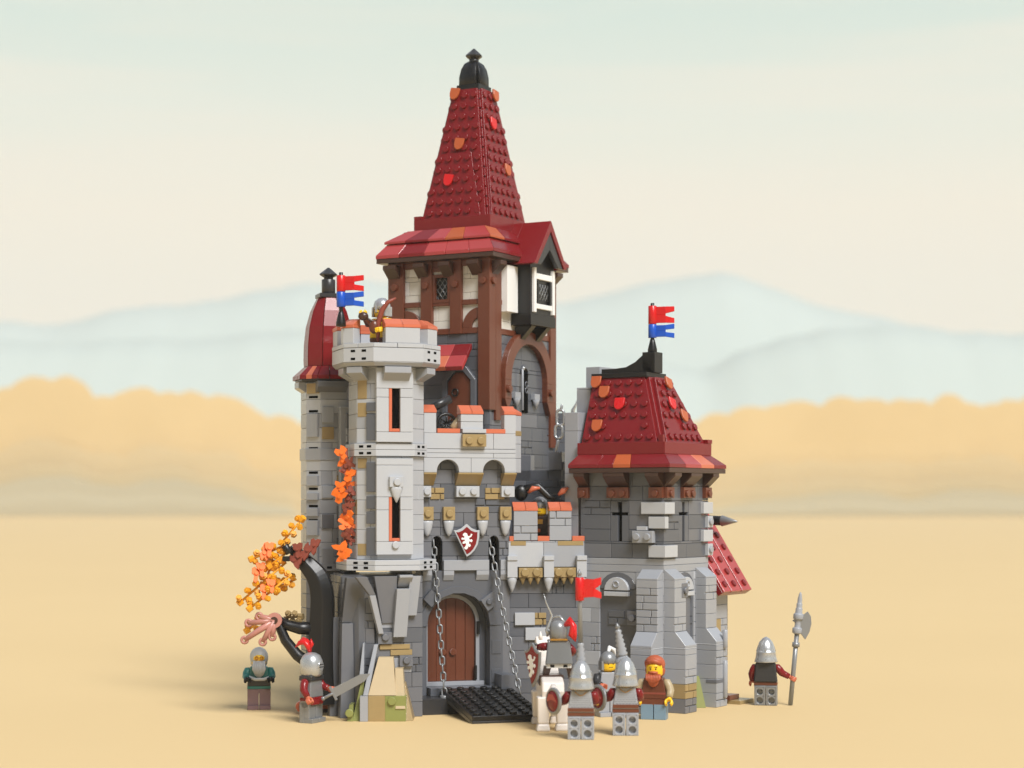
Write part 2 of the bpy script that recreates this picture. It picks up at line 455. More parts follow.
mz0, mz1, mz2 = ZT(343), ZT(327.5), ZT(318)
merlon(FP[0][0], .95, 3.8, mz0, mz1, mz2, T)
merlon(FP[7][0], -.1, .9, mz0, mz1, mz2, T); merlon(FP[6][0], 3.0, 4.0, mz0, mz1, mz2, T, hip=.2)
merlon(FP[1][0], .9, 2.4, mz0, mz1, mz2, T, hip=.2)
merlon(FP[3][0], 0, 2.83, mz0, mz1, mz2, T); merlon(FP[4][0], .6, 3.4, mz0, mz1, mz2, T)
merlon(FP[5][0], 0, 2.83, mz0, mz1, mz2, T); merlon(FP[2][0], .8, 3.2, mz0, mz1, mz2, T); merlon(FP[6][0], .2, 1.6, mz0, mz1, mz2, T)

# ---------------- rear turret with the domed red roof
ZR = lambda py: HCAM + (HORI-py)/11.75
tx, ty = at(328.5, 7.0), 7.0
U = thing('domed_turret', 'slender pale grey turret with a dark red domed roof behind the eight-sided tower', 'tower', (tx, ty, 0), AR)
OU = octa(2.15, 1.0)
b = MB(); b.prism(inset(OU, .3), 0, ZR(382), DG)
polywall(b, OU, 0, ZR(570), [(DG, 5), (MG, 4)], 111, which=[5, 6, 7, 0, 1], mas=.1)
polywall(b, OU, ZR(570), ZR(384), [(VL, 6), (LG, 4)], 131, which=[5, 6, 7, 0, 1, 2], mas=0, lens=(1, 2, 2))
b.T = faces_of(OU)[0][0]
for za, zb, m_ in ((ZR(566), ZR(548), LG), (ZR(528), ZR(514), MG), (ZR(498), ZR(486), LG), (ZR(440), ZR(428), DT), (ZR(424), ZR(408), LG)):
    b.box(.1, 1.1, -.2, .3, za, zb, m_)
b.T = faces_of(OU)[7][0]
for za, zb in ((ZR(568), ZR(545)), (ZR(535), ZR(520)), (ZR(516), ZR(508)), (ZR(500), ZR(493)), (ZR(486), ZR(476)), (ZR(438), ZR(415))):
    b.box(.15, 1.25, -.25, .3, za, zb, LG)
for zz_ in (ZR(398.5), ZR(412.5), ZR(449), ZR(454.5), ZR(459), ZR(473), ZR(489), ZR(506), ZR(520), ZR(557), ZR(562)):
    b.box(.25, 1.15, -.03, .1, zz_-.1, zz_+.1, VD)
b.T = Matrix.Identity(4)
b.build('turret_wall', U)
oct_ring(2.4, 1.15, ZR(570), ZR(563), LG, 'ledge', par=U)
oct_ring(2.25, 1.05, ZR(461), ZR(449), LG, 'string_course', par=U, holes=False)
FU = faces_of(OU)
corbel_on(FU[6][0], .3, 2.0, ZR(395), ZR(383.5), .6, LG, U); corbel_on(FU[0][0], -.4, 2.2, ZR(395), ZR(383), .7, MG, U)
s = MB(FU[7][0]); s.box(.1, 1.3, -.15, .3, ZR(395), ZR(385), DT); s.build('corbel', U)
s = MB(); s.prism(octa(2.6, 1.2), ZR(382.5), ZR(378.5), CH)
s.build('eaves', U)
s = MB()
prof = [(3.1, 378), (3.0, 377), (2.1, 367.5)]
rgs = [[(x, y, ZR(py)) for x, y in octa(h*.93, h*.42)] for h, py in prof]
for i, (M, L) in enumerate(faces_of(octa(2.9, 1.3))):
    n = 3
    a = rgs[1][i]; bq = rgs[1][(i+1) % 8]; c = rgs[2][(i+1) % 8]; d = rgs[2][i]
    for k in range(n):
        f0, f1 = k/n+.01, (k+1)/n-.01
        L4 = lambda p, q, t: Vector(p).lerp(Vector(q), t)
        lo = [L4(a, bq, f0), L4(a, bq, f1), L4(d, c, f1), L4(d, c, f0)]
        nn = Vector((0, 0, -.35))
        s.loft([p+nn for p in lo], lo, NO if (i == 7 and k == 1) else DR)
s.build('eaves_tiles', U)
# dome
s = MB(); dome = [(1.95, 367.5), (1.98, 360), (1.95, 345), (1.8, 328), (1.45, 312), (.95, 299)]
for i in range(8):
    rows = []
    for h, py in dome:
        o8 = octa(h, h*.52)
        a = Vector((*o8[i], ZR(py))); c = Vector((*o8[(i+1) % 8], ZR(py))); d = (c-a).normalized()
        rows.append([a + d*.03, c - d*.03, (c-d*.03)*1.0 + Vector((-c.x*.2, -c.y*.2, 0)), a + d*.03 + Vector((-a.x*.2, -a.y*.2, 0))])
    s.rings(rows, DR, False)
s.prism(octa(1.7, .8), ZR(367), ZR(340), BD)
s.build('domed_roof', U, bevel=.03)
s = MB(); s.box(-.95, .95, -.95, .95, ZR(298.5), ZR(294.5), CH); s.cyl((0,0,ZR(294.5)), (0,0,ZR(280)), .58, .58, CH)
s.cyl((0,0,ZR(280)), (0,0,ZR(277.5)), .4, .4, CH)
s.rings([[(r*math.cos(PI/4*i), r*math.sin(PI/4*i), ZR(py)) for i in range(8)] for r, py in ((.5, 277.5), (.78, 275.5), (.78, 274.5), (.08, 268))], CH, False)
s.build('finial', U)
# linking wall between turret and front tower
s_ = thing('link_wall', 'narrow grey wall joining the domed turret to the eight-sided tower, hung with orange vine', 'wall', (AX, AY, 0), AR)
b = MB(LF); wall(b, -9.5, -3.2, 0, ZT(560), -3.1, .6, PAL_DK, 77, mas=.1); wall(b, -9.5, -3.2, ZT(560), ZT(410), -2.9, .6, [(LG, 5), (MG, 3)], 78, mas=.05)
b.T = Matrix.Identity(4)
b.box(-3.3, -2.5, 3.6, 4.5, ZT(556), ZT(405), LG); b.box(-3.35, -2.45, 3.5, 4.6, ZT(405), ZT(402.5), LG)
b.box(-3.5, -2.5, 5.2, 6.4, ZT(443), ZT(424), VL); b.box(-3.5, -2.5, 5.2, 6.4, ZT(424), ZT(413), NO)
for (v0_, v1_, za, zb_, m_) in ((4.7, 6.2, ZT(556), ZT(540), DG), (4.8, 6.6, ZT(522), ZT(506), MG), (5.0, 6.4, ZT(500), ZT(490), LG), (4.8, 6.2, ZT(486), ZT(474), DT), (4.8, 6.9, ZT(470), ZT(450), LG), (5.2, 6.5, ZT(409), ZT(398), LG)):
    b.box(-3.35, -2.6, v0_, v1_, za, zb_, m_)
b.build('wall', s_)

# ---------------- gatehouse
ZG = lambda py: HCAM + (HORI-py)/12.1
G = thing('gatehouse', 'grey gatehouse with battlements, heraldic shield, hanging chains and an arched brown gate', 'gatehouse', (AX, AY, 0), AR)
U0, U1 = 2.8, 10.75
VW = .7; VO = -.3
b = MB()
DU0, DU1, DC, DRr, DZS = 3.3, 8.75, 6.05, 2.45, 7.6
SL = [(3.75, 4.65), (8.7, 9.6)]
zs0, zs1 = ZG(571), ZG(536)
wall(b, U0-.5, U1-.1, ZG(472), ZG(566), VW, .9, [], 0) if False else None
hol = [(a, c, zs0-.5, zs1+.0) for a, c in SL]
wall(b, U0-.3, U1-.2, ZG(571), ZG(455), VW, .8, [(MG, 7), (DG, .6)], 21, holes=[(a, c, zs0, zs1) for a, c in SL], mas=.25)
for a, c in SL:           # rounded heads of the chain slots
    bb = MB(); arch_panel(bb, a-.02, c+.02, zs1-.5, zs1+.02, (a+c)/2, .42, zs1-.45, VW-.0, VW+.7, MG)
    b.v, b.f = b.v, b.f
    o_ = len(b.v); k_ = b.slot(MG); b.v += bb.v; b.f += [[o_+i for i in f] for f in bb.f]; b.m += [k_]*len(bb.f); b.s += bb.s
    b.box(a-.1, c+.1, VW+.8, VW+.95, zs0-.3, zs1+.3, VD)
# dado with tan masonry patches
for u, w, z0_, z1_ in ((3.6, 1.2, ZG(499.5), ZG(487.5)), (8.35, 1.7, ZG(499.5), ZG(487.5))):
    brick(b, u, u+w, z0_, z1_, VW-.12, VW+.2, TN if False else DT, True, random.Random(3))
b.T = RF; wall(b, VW+.1, 8, 0, ZG(455), -(U1-.2), .8, PAL_DARK, 23, mas=.1)
b.T = Matrix.Identity(4)
b.build('upper_wall', G)
b = MB()
arch_panel(b, DU0-.9, DU1+1.2, 0, ZG(571)-.01, DC, 2.75, 7.0, VW, VW+1.3, DG)
arch_ring(b, DC, 2.75, 3.35, 7.0, VW-.1, VW+.1, DG, n=9)
b.box(DU1+1.15, U1-.2, VW+.02, VW+1, 0, ZG(571)-.02, MG)
for zz_ in (2.2, 4.6, 7.0): b.box(DU1+.2, DU1+1.0, VW-.06, VW+.1, zz_, zz_+1.15, DG)
b.build('gate_surround', G)
b = MB()   # inner frame round the door
arch_panel(b, DC-2.75, DC+2.75, 2.0, ZG(571)-.3, DC-.25, 2.1, 7.2, VW+1.3, VW+1.6, DG)
arch_ring(b, DC-.25, 2.1, 2.42, 7.2, VW+1.1, VW+1.3, LG, n=12)
b.box(DC-.25+2.1, DC-.25+2.42, VW+1.1, VW+1.3, 2.3, 7.2, LG); b.box(DC-.25-2.42, DC-.25-2.1, VW+1.1, VW+1.3, 2.3, 7.2, LG)
b.box(DC-2.7, DC+2.5, VW+.8, VW+1.4, 1.95, 2.3, LG)
b.box(DC+1.9, DC+2.12, VW+.85, VW+1.2, 6.2, 7.3, BK); b.box(DC+1.7, DC+1.9, VW+.9, VW+1.2, 2.4, 3.6, BK)
b.build('door_frame', G)
d = MB()
dc = DC-.25
for k in range(5):
    x0 = dc-2.1 + k*.84; x1 = x0+.82
    zt = lambda x: 7.2 + math.sqrt(max(2.12**2 - (x-dc)**2, 0))
    xs = [x0, (x0+x1)/2, x1]
    d.prism_xz([(x0, 2.3), (x1, 2.3)] + [(x, zt(x)) for x in xs[::-1]], VW+1.4 + (.03 if k % 2 else 0), VW+1.7, BR)
d.build('gate_door', G)
for x in (dc-.75, dc+.15):
    k = MB(); k.stud((x, VW+1.4, 4.75), (0, -1, 0), BR, .3, .22); k.build('door_knob', G)
b = MB()
b.box(U0-.3, 3.7, VW-.3, VW+.1, ZG(571), ZG(560.5), LG); b.box(4.7, 8.65, VW-.3, VW+.1, ZG(571), ZG(560.5), LG); b.box(9.65, U1-.2, VW-.3, VW+.1, ZG(571), ZG(560.5), LG)
for u in (3.0, 4.75, 7.2, 9.8): pass
b.build('ledge', G)
for u0, u1 in ((2.9, 3.7), (4.7, 5.6), (7.55, 8.65), (9.65, 10.5)):
    s = MB(); inv_slope(s, u0, u1, VW-.3, VW+.05, ZG(581), ZG(571.2), LG, .35); s.build('ledge_bracket', G)
s = MB(); s.prism_xz([(2.9, 9.3), (3.6, 8.6), (4.3, 9.4), (3.6, 10.1)], VW-.5, VW, DG); s.build('corner_block', G)
s = MB(); s.prism_xz([(7.9, 9.1), (8.5, 8.2), (9.2, 8.7), (9.0, 9.9)], VW-.4, VW, MG); s.stud((8.6, VW-.4, 9.0), (0,-1,0), DG, .25); s.build('corner_block', G)
# single plates with teeth
for u in (3.3, 5.15, 8.08, 10.08):
    s = MB(); s.box(u-.5, u+.5, VW-.4, VW+.1, ZG(520.3), ZG(506.8), DT); s.stud((u, VW-.4, ZG(513.5)), (0, -1, 0), DT)
    o = s.build('machicolation', G)
    s = MB(); s.lathe([(.06, -1.3), (.25, -1.05), (.39, -.6), (.45, -.25), (.46, -.02)], VL, (u, VW-.25, ZG(520.6)), sy=.7); s.build('pendant', o)
# projecting arched parapet
b = MB()
za, zsp = ZG(458), ZG(472.5)
arch_panel(b, U0, 6.85, zsp, za, 4.86, .95, zsp+.12, VO, VO+.9, VL)
arch_panel(b, 6.87, U1, zsp, za, 8.85, .95, zsp+.12, VO, VO+.9, VL)
wall(b, U0, U1, ZG(458)+.01, ZG(449), VO, .9, [(VL, 3)], 2, mas=0, H=.4, lens=(6, 8))
wall(b, U0, U1, ZG(449)+.01, ZG(433), VO, .9, [(VL, 3)], 3, mas=0, H=1.3, lens=(6, 8))
b.T = TR(U1, VO, 0, R(45)); wall(b, 0, 1.0, zsp, ZG(434), 0, .7, [(VL, 5)], 7, mas=0)
b.box(0, 1.0, -.03, .3, ZG(435), ZG(430), DT)
b.T = TR(U1+.7, VO+.7, 0, PI/2); wall(b, 0, 7, zsp, ZG(434), 0, .7, PAL_LIGHT, 17, mas=0)
b.T = Matrix.Identity(4)
b.box(U0, U1+.5, VO+.8, 8, ZG(446), ZG(440), MG)
b.build('parapet', G)
for u0, u1 in ((U0, 3.9), (5.75, 7.95), (9.75, U1+.1)):
    s = MB(); inv_slope(s, u0, u1, VO, VW+.1, ZG(485.5), zsp-.01, DT, .12); s.build('corbel', G)
    s = MB(); w0, w1 = (u0, 3.55) if u0 == U0 else ((5.72, 7.72) if u0 == 5.75 else (9.65, U1+.05))
    s.box(w0, w1, VW-.55, VW+.1, ZG(497), ZG(486), VL)
    for k in range(int(round(w1-w0))): s.stud((w0+.5+k+(-.12 if w0 == U0 else 0), VW-.55, ZG(491.3)), (0, -1, 0), VL)
    s.build('studded_block', G)
s = MB(); s.box(3.95, 5.9, VO-.02, VO+.95, ZG(433), ZG(428.5), NO); s.box(8.1, 9.85, VO-.02, VO+.95, ZG(433), ZG(428.5), NO)
s.build('coping', G)
I4 = Matrix.Identity(4)
merlon(TR(0, VO), U0, 3.85, ZG(433), ZG(413), ZG(404.5), G, m=VL)
o = merlon(TR(0, VO), 5.95, 7.9, ZG(429), ZG(414), ZG(404.5), G, m=VL, mas=3)
s = MB(TR(0, VO)); s.box(6.05, 8.1, -.25, .3, ZG(432.8), ZG(428.8), VL); s.build('merlon_base', o)
merlon(TR(0, VO), 9.75, U1, ZG(433), ZG(414), ZG(405), G, m=VL); merlon(TR(U1, VO, 0, R(45)), 0.02, 1.0, ZG(434), ZG(414.5), ZG(406), G, m=VL, hip=.15)
merlon(TR(U1+.7, VO+.7, 0, PI/2), .02, 2.2, ZG(434), ZG(414.5), ZG(406), G, m=LG)
s = MB(); s.box(6.0, 8.05, VO-.42, VO, ZG(446.5), ZG(434.2), DT); s.stud((6.55, VO-.42, ZG(440.5)), (0,-1,0), DT); s.stud((7.55, VO-.42, ZG(440.5)), (0,-1,0), DT)
s.build('studded_plate', G)
# heraldic shield
sh = MB()
def shield_outline(cx, zc, w, h):
    pts = [(-1, .62), (-.78, .60), (-.4, .72), (0, 1.0), (.4, .72), (.78, .60), (1, .62), (.98, .2), (.86, -.25), (.6, -.62), (.3, -.86), (0, -1)]
    return [(cx+x*w/2, zc+z*h/2) for x, z in pts][::-1]
scx, scz = 6.55, ZG(540.5)
sh.prism_xz(shield_outline(scx, scz, 2.25, 2.75), VW-.75, VW-.55, TN if False else VL)
sh.build('shield_rim', G)
sh = MB(); sh.prism_xz(shield_outline(scx, scz-.02, 1.85, 2.3), VW-.79, VW-.74, DR); sh.build('shield_face', G)
LION = [(-.05,-.95),(.12,-.8),(.1,-.62),(.3,-.7),(.42,-.55),(.34,-.35),(.2,-.38),(.25,-.1),(.5,-.2),(.62,-.05),(.52,.12),(.3,.05),(.22,.25),(.45,.35),(.6,.62),(.42,.7),(.38,.5),(.2,.42),(.08,.5),(.0,.72),(-.2,.8),(-.42,.68),(-.45,.5),(-.28,.42),(-.3,.25),(-.55,.3),(-.62,.12),(-.45,.06),(-.28,.1),(-.2,-.05),(-.42,-.12),(-.5,-.3),(-.34,-.36),(-.15,-.28),(-.08,-.45),(-.2,-.65),(-.32,-.78),(-.2,-.92)]
def lion(mb, M, cx, cz, sc, y0, y1, m):
    T0 = mb.T; mb.T = T0 @ M
    mb.prism_xz([(cx+x*sc, cz+z*sc) for x, z in LION], y0, y1, m); mb.T = T0
sh = MB(); lion(sh, I4, scx, scz+.0, .8, VW-.81, VW-.785, WH)
sh.build('lion_emblem', G, bevel=0)
# platform under the gate and drawbridge
b = MB(); b.box(2.1, 10.3, -2.2, VW+1.6, 0, 1.3, CH); b.box(3.4, 9.4, -.2, VW+1.7, 1.3, 1.95, DG); b.box(9.2, 10.5, -1.2, VW, 0, 3.0, DG)
b.build('threshold', G)
D = thing('drawbridge', 'black studded drawbridge lowered in front of the brown gate', 'drawbridge', (AX, AY, 0), AR)
tilt = math.atan2(1.35, 9)
s = MB(); s.T = TR(7.25, -.4, 1.95) @ Matrix.Rotation(tilt, 4, 'X')
s.box(-3, 3, -9, 0, -.42, -.02, BK); s.box(-3.0, 3.0, -9, -.2, -.75, -.44, CH); st = s
for i in range(6):
    for j in range(9): st.stud((-2.5+i, -.5-j, -.02), (0, 0, 1), BK)
s.build('deck', D)
def chain(name, label, p0, p1, sag, ball=False):
    m = MB(); p0 = Vector(p0); p1 = Vector(p1); L = (p1-p0).length; n = int(L/.62)
    pts = []
    for i in range(n+1):
        t = i/n; p = p0.lerp(p1, t); p.z -= sag*4*t*(1-t); pts.append(p)
    for i in range(n):
        c = (pts[i]+pts[i+1])/2; d = (pts[i+1]-pts[i]).normalized(); w = Vector((0, 1, 0)).cross(d).normalized() if i % 2 else d.cross(Vector((0,1,0)).cross(d)).normalized()
        m.torus(c, .2, .075, PS, d, w, L=.17, n=12, k=6)
    if ball: m.cyl(pts[-1]+Vector((0,0,.1)), pts[-1]+Vector((0,0,-.35)), .38, .38, PS); m.cyl(pts[-1]+Vector((0,0,-.35)), pts[-1]+Vector((0,0,-.75)), .42, .3, PS)
    o = m.build(name, None, bevel=0)
    return o
def A(u, v, z): return Matrix.Translation((AX, AY, 0)) @ Matrix.Rotation(AR, 4, 'Z') @ Vector((u, v, z))
c = chain('chain', '', A(3.95, .9, ZG(540)), A(4.25, -1.4, 1.4), .0, True); tag(c, 'grey chain hanging straight down from the left slot and ending in a round weight', 'chain', 'drawbridge chains')
c = chain('chain', '', A(8.85, .9, ZG(540)), A(10.05, -3.6, 1.7), .35); tag(c, 'grey chain slanting from the right slot down to the drawbridge edge', 'chain', 'drawbridge chains')
for n_ in (0,):
    pass
# ---------------- curtain wall between gatehouse and right tower
ZW = lambda py: HCAM + (HORI-py)/11.85
WX, WY, WR = at(511, 5.6), 5.6, R(8)
W = thing('curtain_wall', 'low grey battlemented wall between the gatehouse and the red-roofed corner tower', 'wall', (WX, WY, 0), WR)
b = MB(); wall(b, -.5, 6.6, 0, ZW(566), 0, .8, [(DG, 6), (MG, 5)], 91, mas=.05)
b.box(.3, 2.0, -.25, .1, ZW(625), ZW(612.5), VL); b.box(1.2, 3.3, -.25, .1, ZW(640), ZW(627.5), VL)
brick(b, 2.0, 3.0, ZW(625), ZW(612.5), -.12, .1, DT, True, random.Random(2)); brick(b, 4.3, 5.0, ZW(652), ZW(641), -.12, .1, DT, True, random.Random(2))
b.box(4.9, 6.4, -.2, .1, ZW(653), ZW(640), DG)
b.build('lower_wall', W)
b = MB(); wall(b, -.3, 6.2, ZW(567), ZW(541), -.5, 1.4, [(VL, 6), (LG, 2)], 92, mas=0, H=2.1, lens=(2, 3))
b.box(-.1, 1.2, -.53, .2, ZW(545.5), ZW(541), DT); b.box(3.9, 6.1, -.53, .2, ZW(545.5), ZW(541), DT)
b.build('parapet', W)
s = MB(); s.box(-.2, .15, -.52, .5, ZW(541), ZW(536), NO); s.box(2.2, 3.2, -.52, .5, ZW(541), ZW(536), NO); s.box(5.15, 6.2, -.52, .5, ZW(541), ZW(536), NO); s.build('coping', W)
merlon(TR(0, -.5), .15, 2.2, ZW(540.5), ZW(511), ZW(502), W, m=LG, mas=1)
merlon(TR(0, -.5), 3.2, 5.1, ZW(540.5), ZW(511), ZW(502), W, m=LG, mas=2)
for u in (.55, 3.4):
    s = MB(); s.box(u, u+2.0, -.95, 0, ZW(577), ZW(567.5), DT)
    for k in (.5, 1.5): s.stud((u+k, -.95, ZW(572)), (0, -1, 0), DT, .34)
    o = s.build('studded_block', W)
    for k in range(3):
        s = MB(); s.lathe([(.03, -.6), (.3, -.02)], DT, (u+.35+k*.65, -.6, ZW(577))); s.build('tooth', o)
for u in (-.45, 2.65, 5.45):
    s = MB(); s.box(u, u+.85, -1.1, -.4, ZW(577), ZW(555.5), VL); s.box(u, u+.85, -1.2, -.9, ZW(560), ZW(555.3), VL)
    o = s.build('pilaster', W)
    s = MB(); s.lathe([(.04, -1.25), (.22, -.85), (.36, -.4), (.44, -.02)], VL, (u+.43, -.75, ZW(577)), sy=.8); s.build('pendant', o)

# ---------------- right corner tower, frame B
ZB = lambda py: HCAM + (HORI-py)/12.15
BX, BY, BRr = 12.5, 1.9, R(-33)
BT = thing('corner_tower', 'square grey stone tower with buttresses, cross-shaped slits and a studded dark red roof, right', 'tower', (BX, BY, 0), BRr)
zb0, zb1, zb2 = ZB(573), ZB(559), ZB(472)
b = MB(); b.prism([(-7.6, .4), (-.4, .4), (-.4, 7.6), (-7.6, 7.6)], 0, zb2, DG)
arch_hole = (-6.1, -2.65, 0, zb0)
wall(b, -8, -6.1, 0, zb0, 0, .4, [(LG, 8), (VL, 1)], 201, mas=.15)
wall(b, -2.65, 0, 0, zb0, 0, .4, [(LG, 8), (VL, 1)], 202, mas=.1)
wall(b, -8, 0, zb0+.01, zb1, 0, .4, [(LG, 3)], 203, mas=0, H=.6, lens=(8,))
wall(b, -8, 0, zb1+.01, zb2, 0, .4, [(DG, 8), (MG, 1.5)], 204, holes=[(-5.1, -3.3, ZB(542), ZB(501))], mas=.15)
b.T = RF
wall(b, 0, 2, 0, zb0, 0, .4, [(LG, 8), (VL, 1)], 211, mas=.1); wall(b, 5.3, 8, 0, zb0, 0, .4, [(LG, 8), (VL, 1)], 212, mas=.1)
wall(b, 0, 8, zb0+.01, zb1, 0, .4, [(LG, 3)], 213, mas=0, H=.6, lens=(8,))
wall(b, 0, 8, zb1+.01, zb2, 0, .4, [(DG, 8), (MG, 1.5)], 214, holes=[(2.6, 4.4, ZB(542), ZB(501))], mas=.15)
b.T = LF; wall(b, -8, 0, 0, zb2, -8, .4, [(DG, 8), (MG, 1.5)], 215)
b.T = I4
b.build('tower_wall', BT)
def cross_slit(M, u0, u1, z0, z1, par):
    s = MB(M); c = (u0+u1)/2; w = .2; zc = z0+(z1-z0)*.68; h = .12
    for a, d, e, f in ((u0, c-w, z0, zc-h), (c+w, u1, z0, zc-h), (u0, c-w, zc+h, z1), (c+w, u1, zc+h, z1)): s.box(a+.01, d, .03, .4, e+.01, f, DG)
    s.box(u0+.01, u0+.12, .03, .4, zc-h, zc+h, DG); s.box(u1-.12, u1-.01, .03, .4, zc-h, zc+h, DG)
    s.box(c-w, c+w, .03, .4, z1-.1, z1, DG)
    s.box(u0, u1, .36, .5, z0, z1, VD)
    s.build('arrow_slit', par)
cross_slit(I4, -5.1, -3.3, ZB(542), ZB(501), BT); cross_slit(RF, 2.6, 4.4, ZB(542), ZB(501), BT)
# arched blind panels
def blind(M, u0, u1, par, window=False):
    s = MB(M); c = (u0+u1)/2; r = (u1-u0)/2
    s.box(u0, u1, .12, .42, 0, ZB(590), DG)
    zc = ZB(590); n = 10
    fill = [(u0, zc)] + [(c + r*math.cos(PI-PI*i/n), zc + (zb0-zc-.05)*math.sin(PI*i/n)) for i in range(1, n)] + [(u1, zc)]
    s.prism_xz(fill[::-1], .0, .42, DG)
    arch_sp = MB(M)
    # light spandrels
    for sgn in (0, 1):
        pts = [(c + r*math.cos(PI-PI*i/n), zc + (zb0-zc-.05)*math.sin(PI*i/n)) for i in range(0, n//2+1)]
        if sgn: pts = [(2*c-x, z) for x, z in pts]
        pol = pts + [(c, zb0-.01), (u0 if not sgn else u1, zb0-.01)]
        arch_sp.prism_xz(pol if sgn else pol[::-1], .02, .4, LG)
    arch_sp.build('spandrel', par)
    brick(s, u0+.8, u1-.2, ZB(627), ZB(612), 0.02, .2, DG, True, random.Random(5))
    if window: s.box(c-1.5, c-.35, .05, .2, ZB(672), ZB(598), VD)
    o = s.build('blind_arch', par)
    s = MB(M); zz = ZB(591.5); pts = [(c-1.15, zz)] + [(c+1.15*math.cos(PI-PI*i/10), zz+1.15*math.sin(PI*i/10)*.95) for i in range(1, 10)] + [(c+1.15, zz)]
    s.prism_xz(pts[::-1], -.28, .05, VL); s.box(c-1.15, c+1.15, -.34, .05, ZB(597.5), ZB(593), VL)
    s.torus((c, -.3, zz+.5), .24, .09, LG, (1,0,0), (0,0,1)); s.build('lunette', o)
    if window:
        s = MB(M); s.box(c-.3, c+.75, -.1, .2, ZB(640), ZB(598), MG); s.lathe([(.03, -1.1), (.25, -.75), (.45, -.3), (.5, 0)], LG, (c+.25, -.15, ZB(640)), sy=.6); s.build('window', o)
blind(I4, -6.1, -2.65, BT); blind(RF, 2.0, 5.35, BT, True)
def buttress(M, u0, par, seed, band=None):
    s = MB(M); rng = random.Random(seed)
    zl, zh = ZB(641), ZB(580)
    z = 0; i = 0
    while z < zl-.6:
        e = min(z+1.2, zl-.62)
        if e-z > .1: brick(s, u0, u0+2, z, e, -2, 0, (band.get(i) if band and i in band else LG), rng.random() < .35, rng)
        z = e+.0001; i += 1
        if e >= zl-.63: break
    s.box(u0, u0+2, -1.99, 0, z, z+.1, VL)
    s.prism_yz([(-2, z+.1), (-2, z+.3), (-1.05, zl+.75), (0, zl+.75), (0, z+.1)][::-1], u0+.01, u0+1.99, LG)
    z = zl+.76
    while z < zh-.05:
        e = min(z+1.2, zh)
        brick(s, u0, u0+2, z, e, -1, 0, LG, rng.random() < .45, rng); z = e
    s.prism_yz([(-1, zh), (-1, zh+.12), (-.05, zh+.85), (0, zh+.85), (0, zh)][::-1], u0+.01, u0+1.99, LG)
    s.build('buttress', par)
buttress(I4, -2.05, BT, 3); buttress(RF, .02, BT, 8, {0: MG, 1: DT}); buttress(RF, 5.6, BT, 21, {1: LG})
s = MB(RF); 
s.box(5.58, 7.62, -2.03, -1.0, 2.05, 2.35, MG)
for z0_, z1_ in ((.8, 3.9), (5.0, 6.5)): s.cyl((7.0, -2.1, z0_), (7.0, -2.1, z1_), .22, .22, LG)
s.build('rail', BT)
for M, u, z, m in ((I4, -2.7, ZB(619), MG), (RF, 1.75, ZB(591), MG)):
    s = MB(M); s.box(u-.5, u+.5, -1.05 if u > 0 else -.5, .1, z-.6, z+.6, m); s.stud((u, -1.05 if u > 0 else -.5, z), (0,-1,0), m); s.build('stud_block', BT)
# quoins
def quoin(u, v, z0, z1, m=VL):
    s = MB(); s.box(-u, .28, -.28, v, z0, z1, m); s.build('quoin', BT)
quoin(2.0, 1.4, ZB(514), ZB(502.3)); quoin(1.3, .3, ZB(528.5), ZB(516.8)); quoin(1.3, 1.9, ZB(557.5), ZB(545.5))
s = MB(); s.box(-2.7, -.8, -.55, .1, ZB(543), ZB(531), LG); s.stud((-2.25, -.55, ZB(537)), (0,-1,0), LG); s.stud((-1.25, -.55, ZB(537)), (0,-1,0), LG)
s.box(-2.35, -1.4, -.4, .1, ZB(530.5), ZB(526.5), VL); s.build('studded_block', BT)
for k, (za, zb_) in enumerate(((514, 502.3), (528.5, 516.8), (543, 531), (557.5, 545.5))):
    s = MB(); w = 1.4 if k % 2 == 0 else .6
    s.box(-.4, .3, 8-w, 8.3, ZB(za), ZB(zb_), VL)
    if k % 2: s.stud((.3, 7.8, ZB((za+zb_)/2)), (1,0,0), LG)
    s.build('quoin', BT)
# corbels under eaves
def eave_corbel(M, u0, u1, par, zt, zb, ns, out=1.05, m=BR, md=BD):
    s = MB(M); inv_slope(s, u0, u1, -out, .1, zt-1.25, zt, md, .3); o = s.build('eaves_corbel', par)
    s = MB(M); s.box(u0-.02, u1+.02, -.35, .1, zb, zt-1.2, m)
    for k in range(ns): s.stud(((u0+u1)/2-(ns-1)/2+k, -.35, (zb+zt-1.25)/2-.05), (0,-1,0), m)
    s.build('corbel_foot', o)
ze = ZB(472.5)
for u0, u1, ns in ((-8.1, -7.1, 1), (-5.25, -3.25, 2), (-1.25, .0, 1)): eave_corbel(I4, u0, u1, BT, ze, ZB(498), ns)
for u0, u1, ns in ((.0, 1.2, 1), (2.9, 4.9, 2), (6.9, 8.0, 1)): eave_corbel(RF, u0, u1, BT, ze, ZB(498), ns)
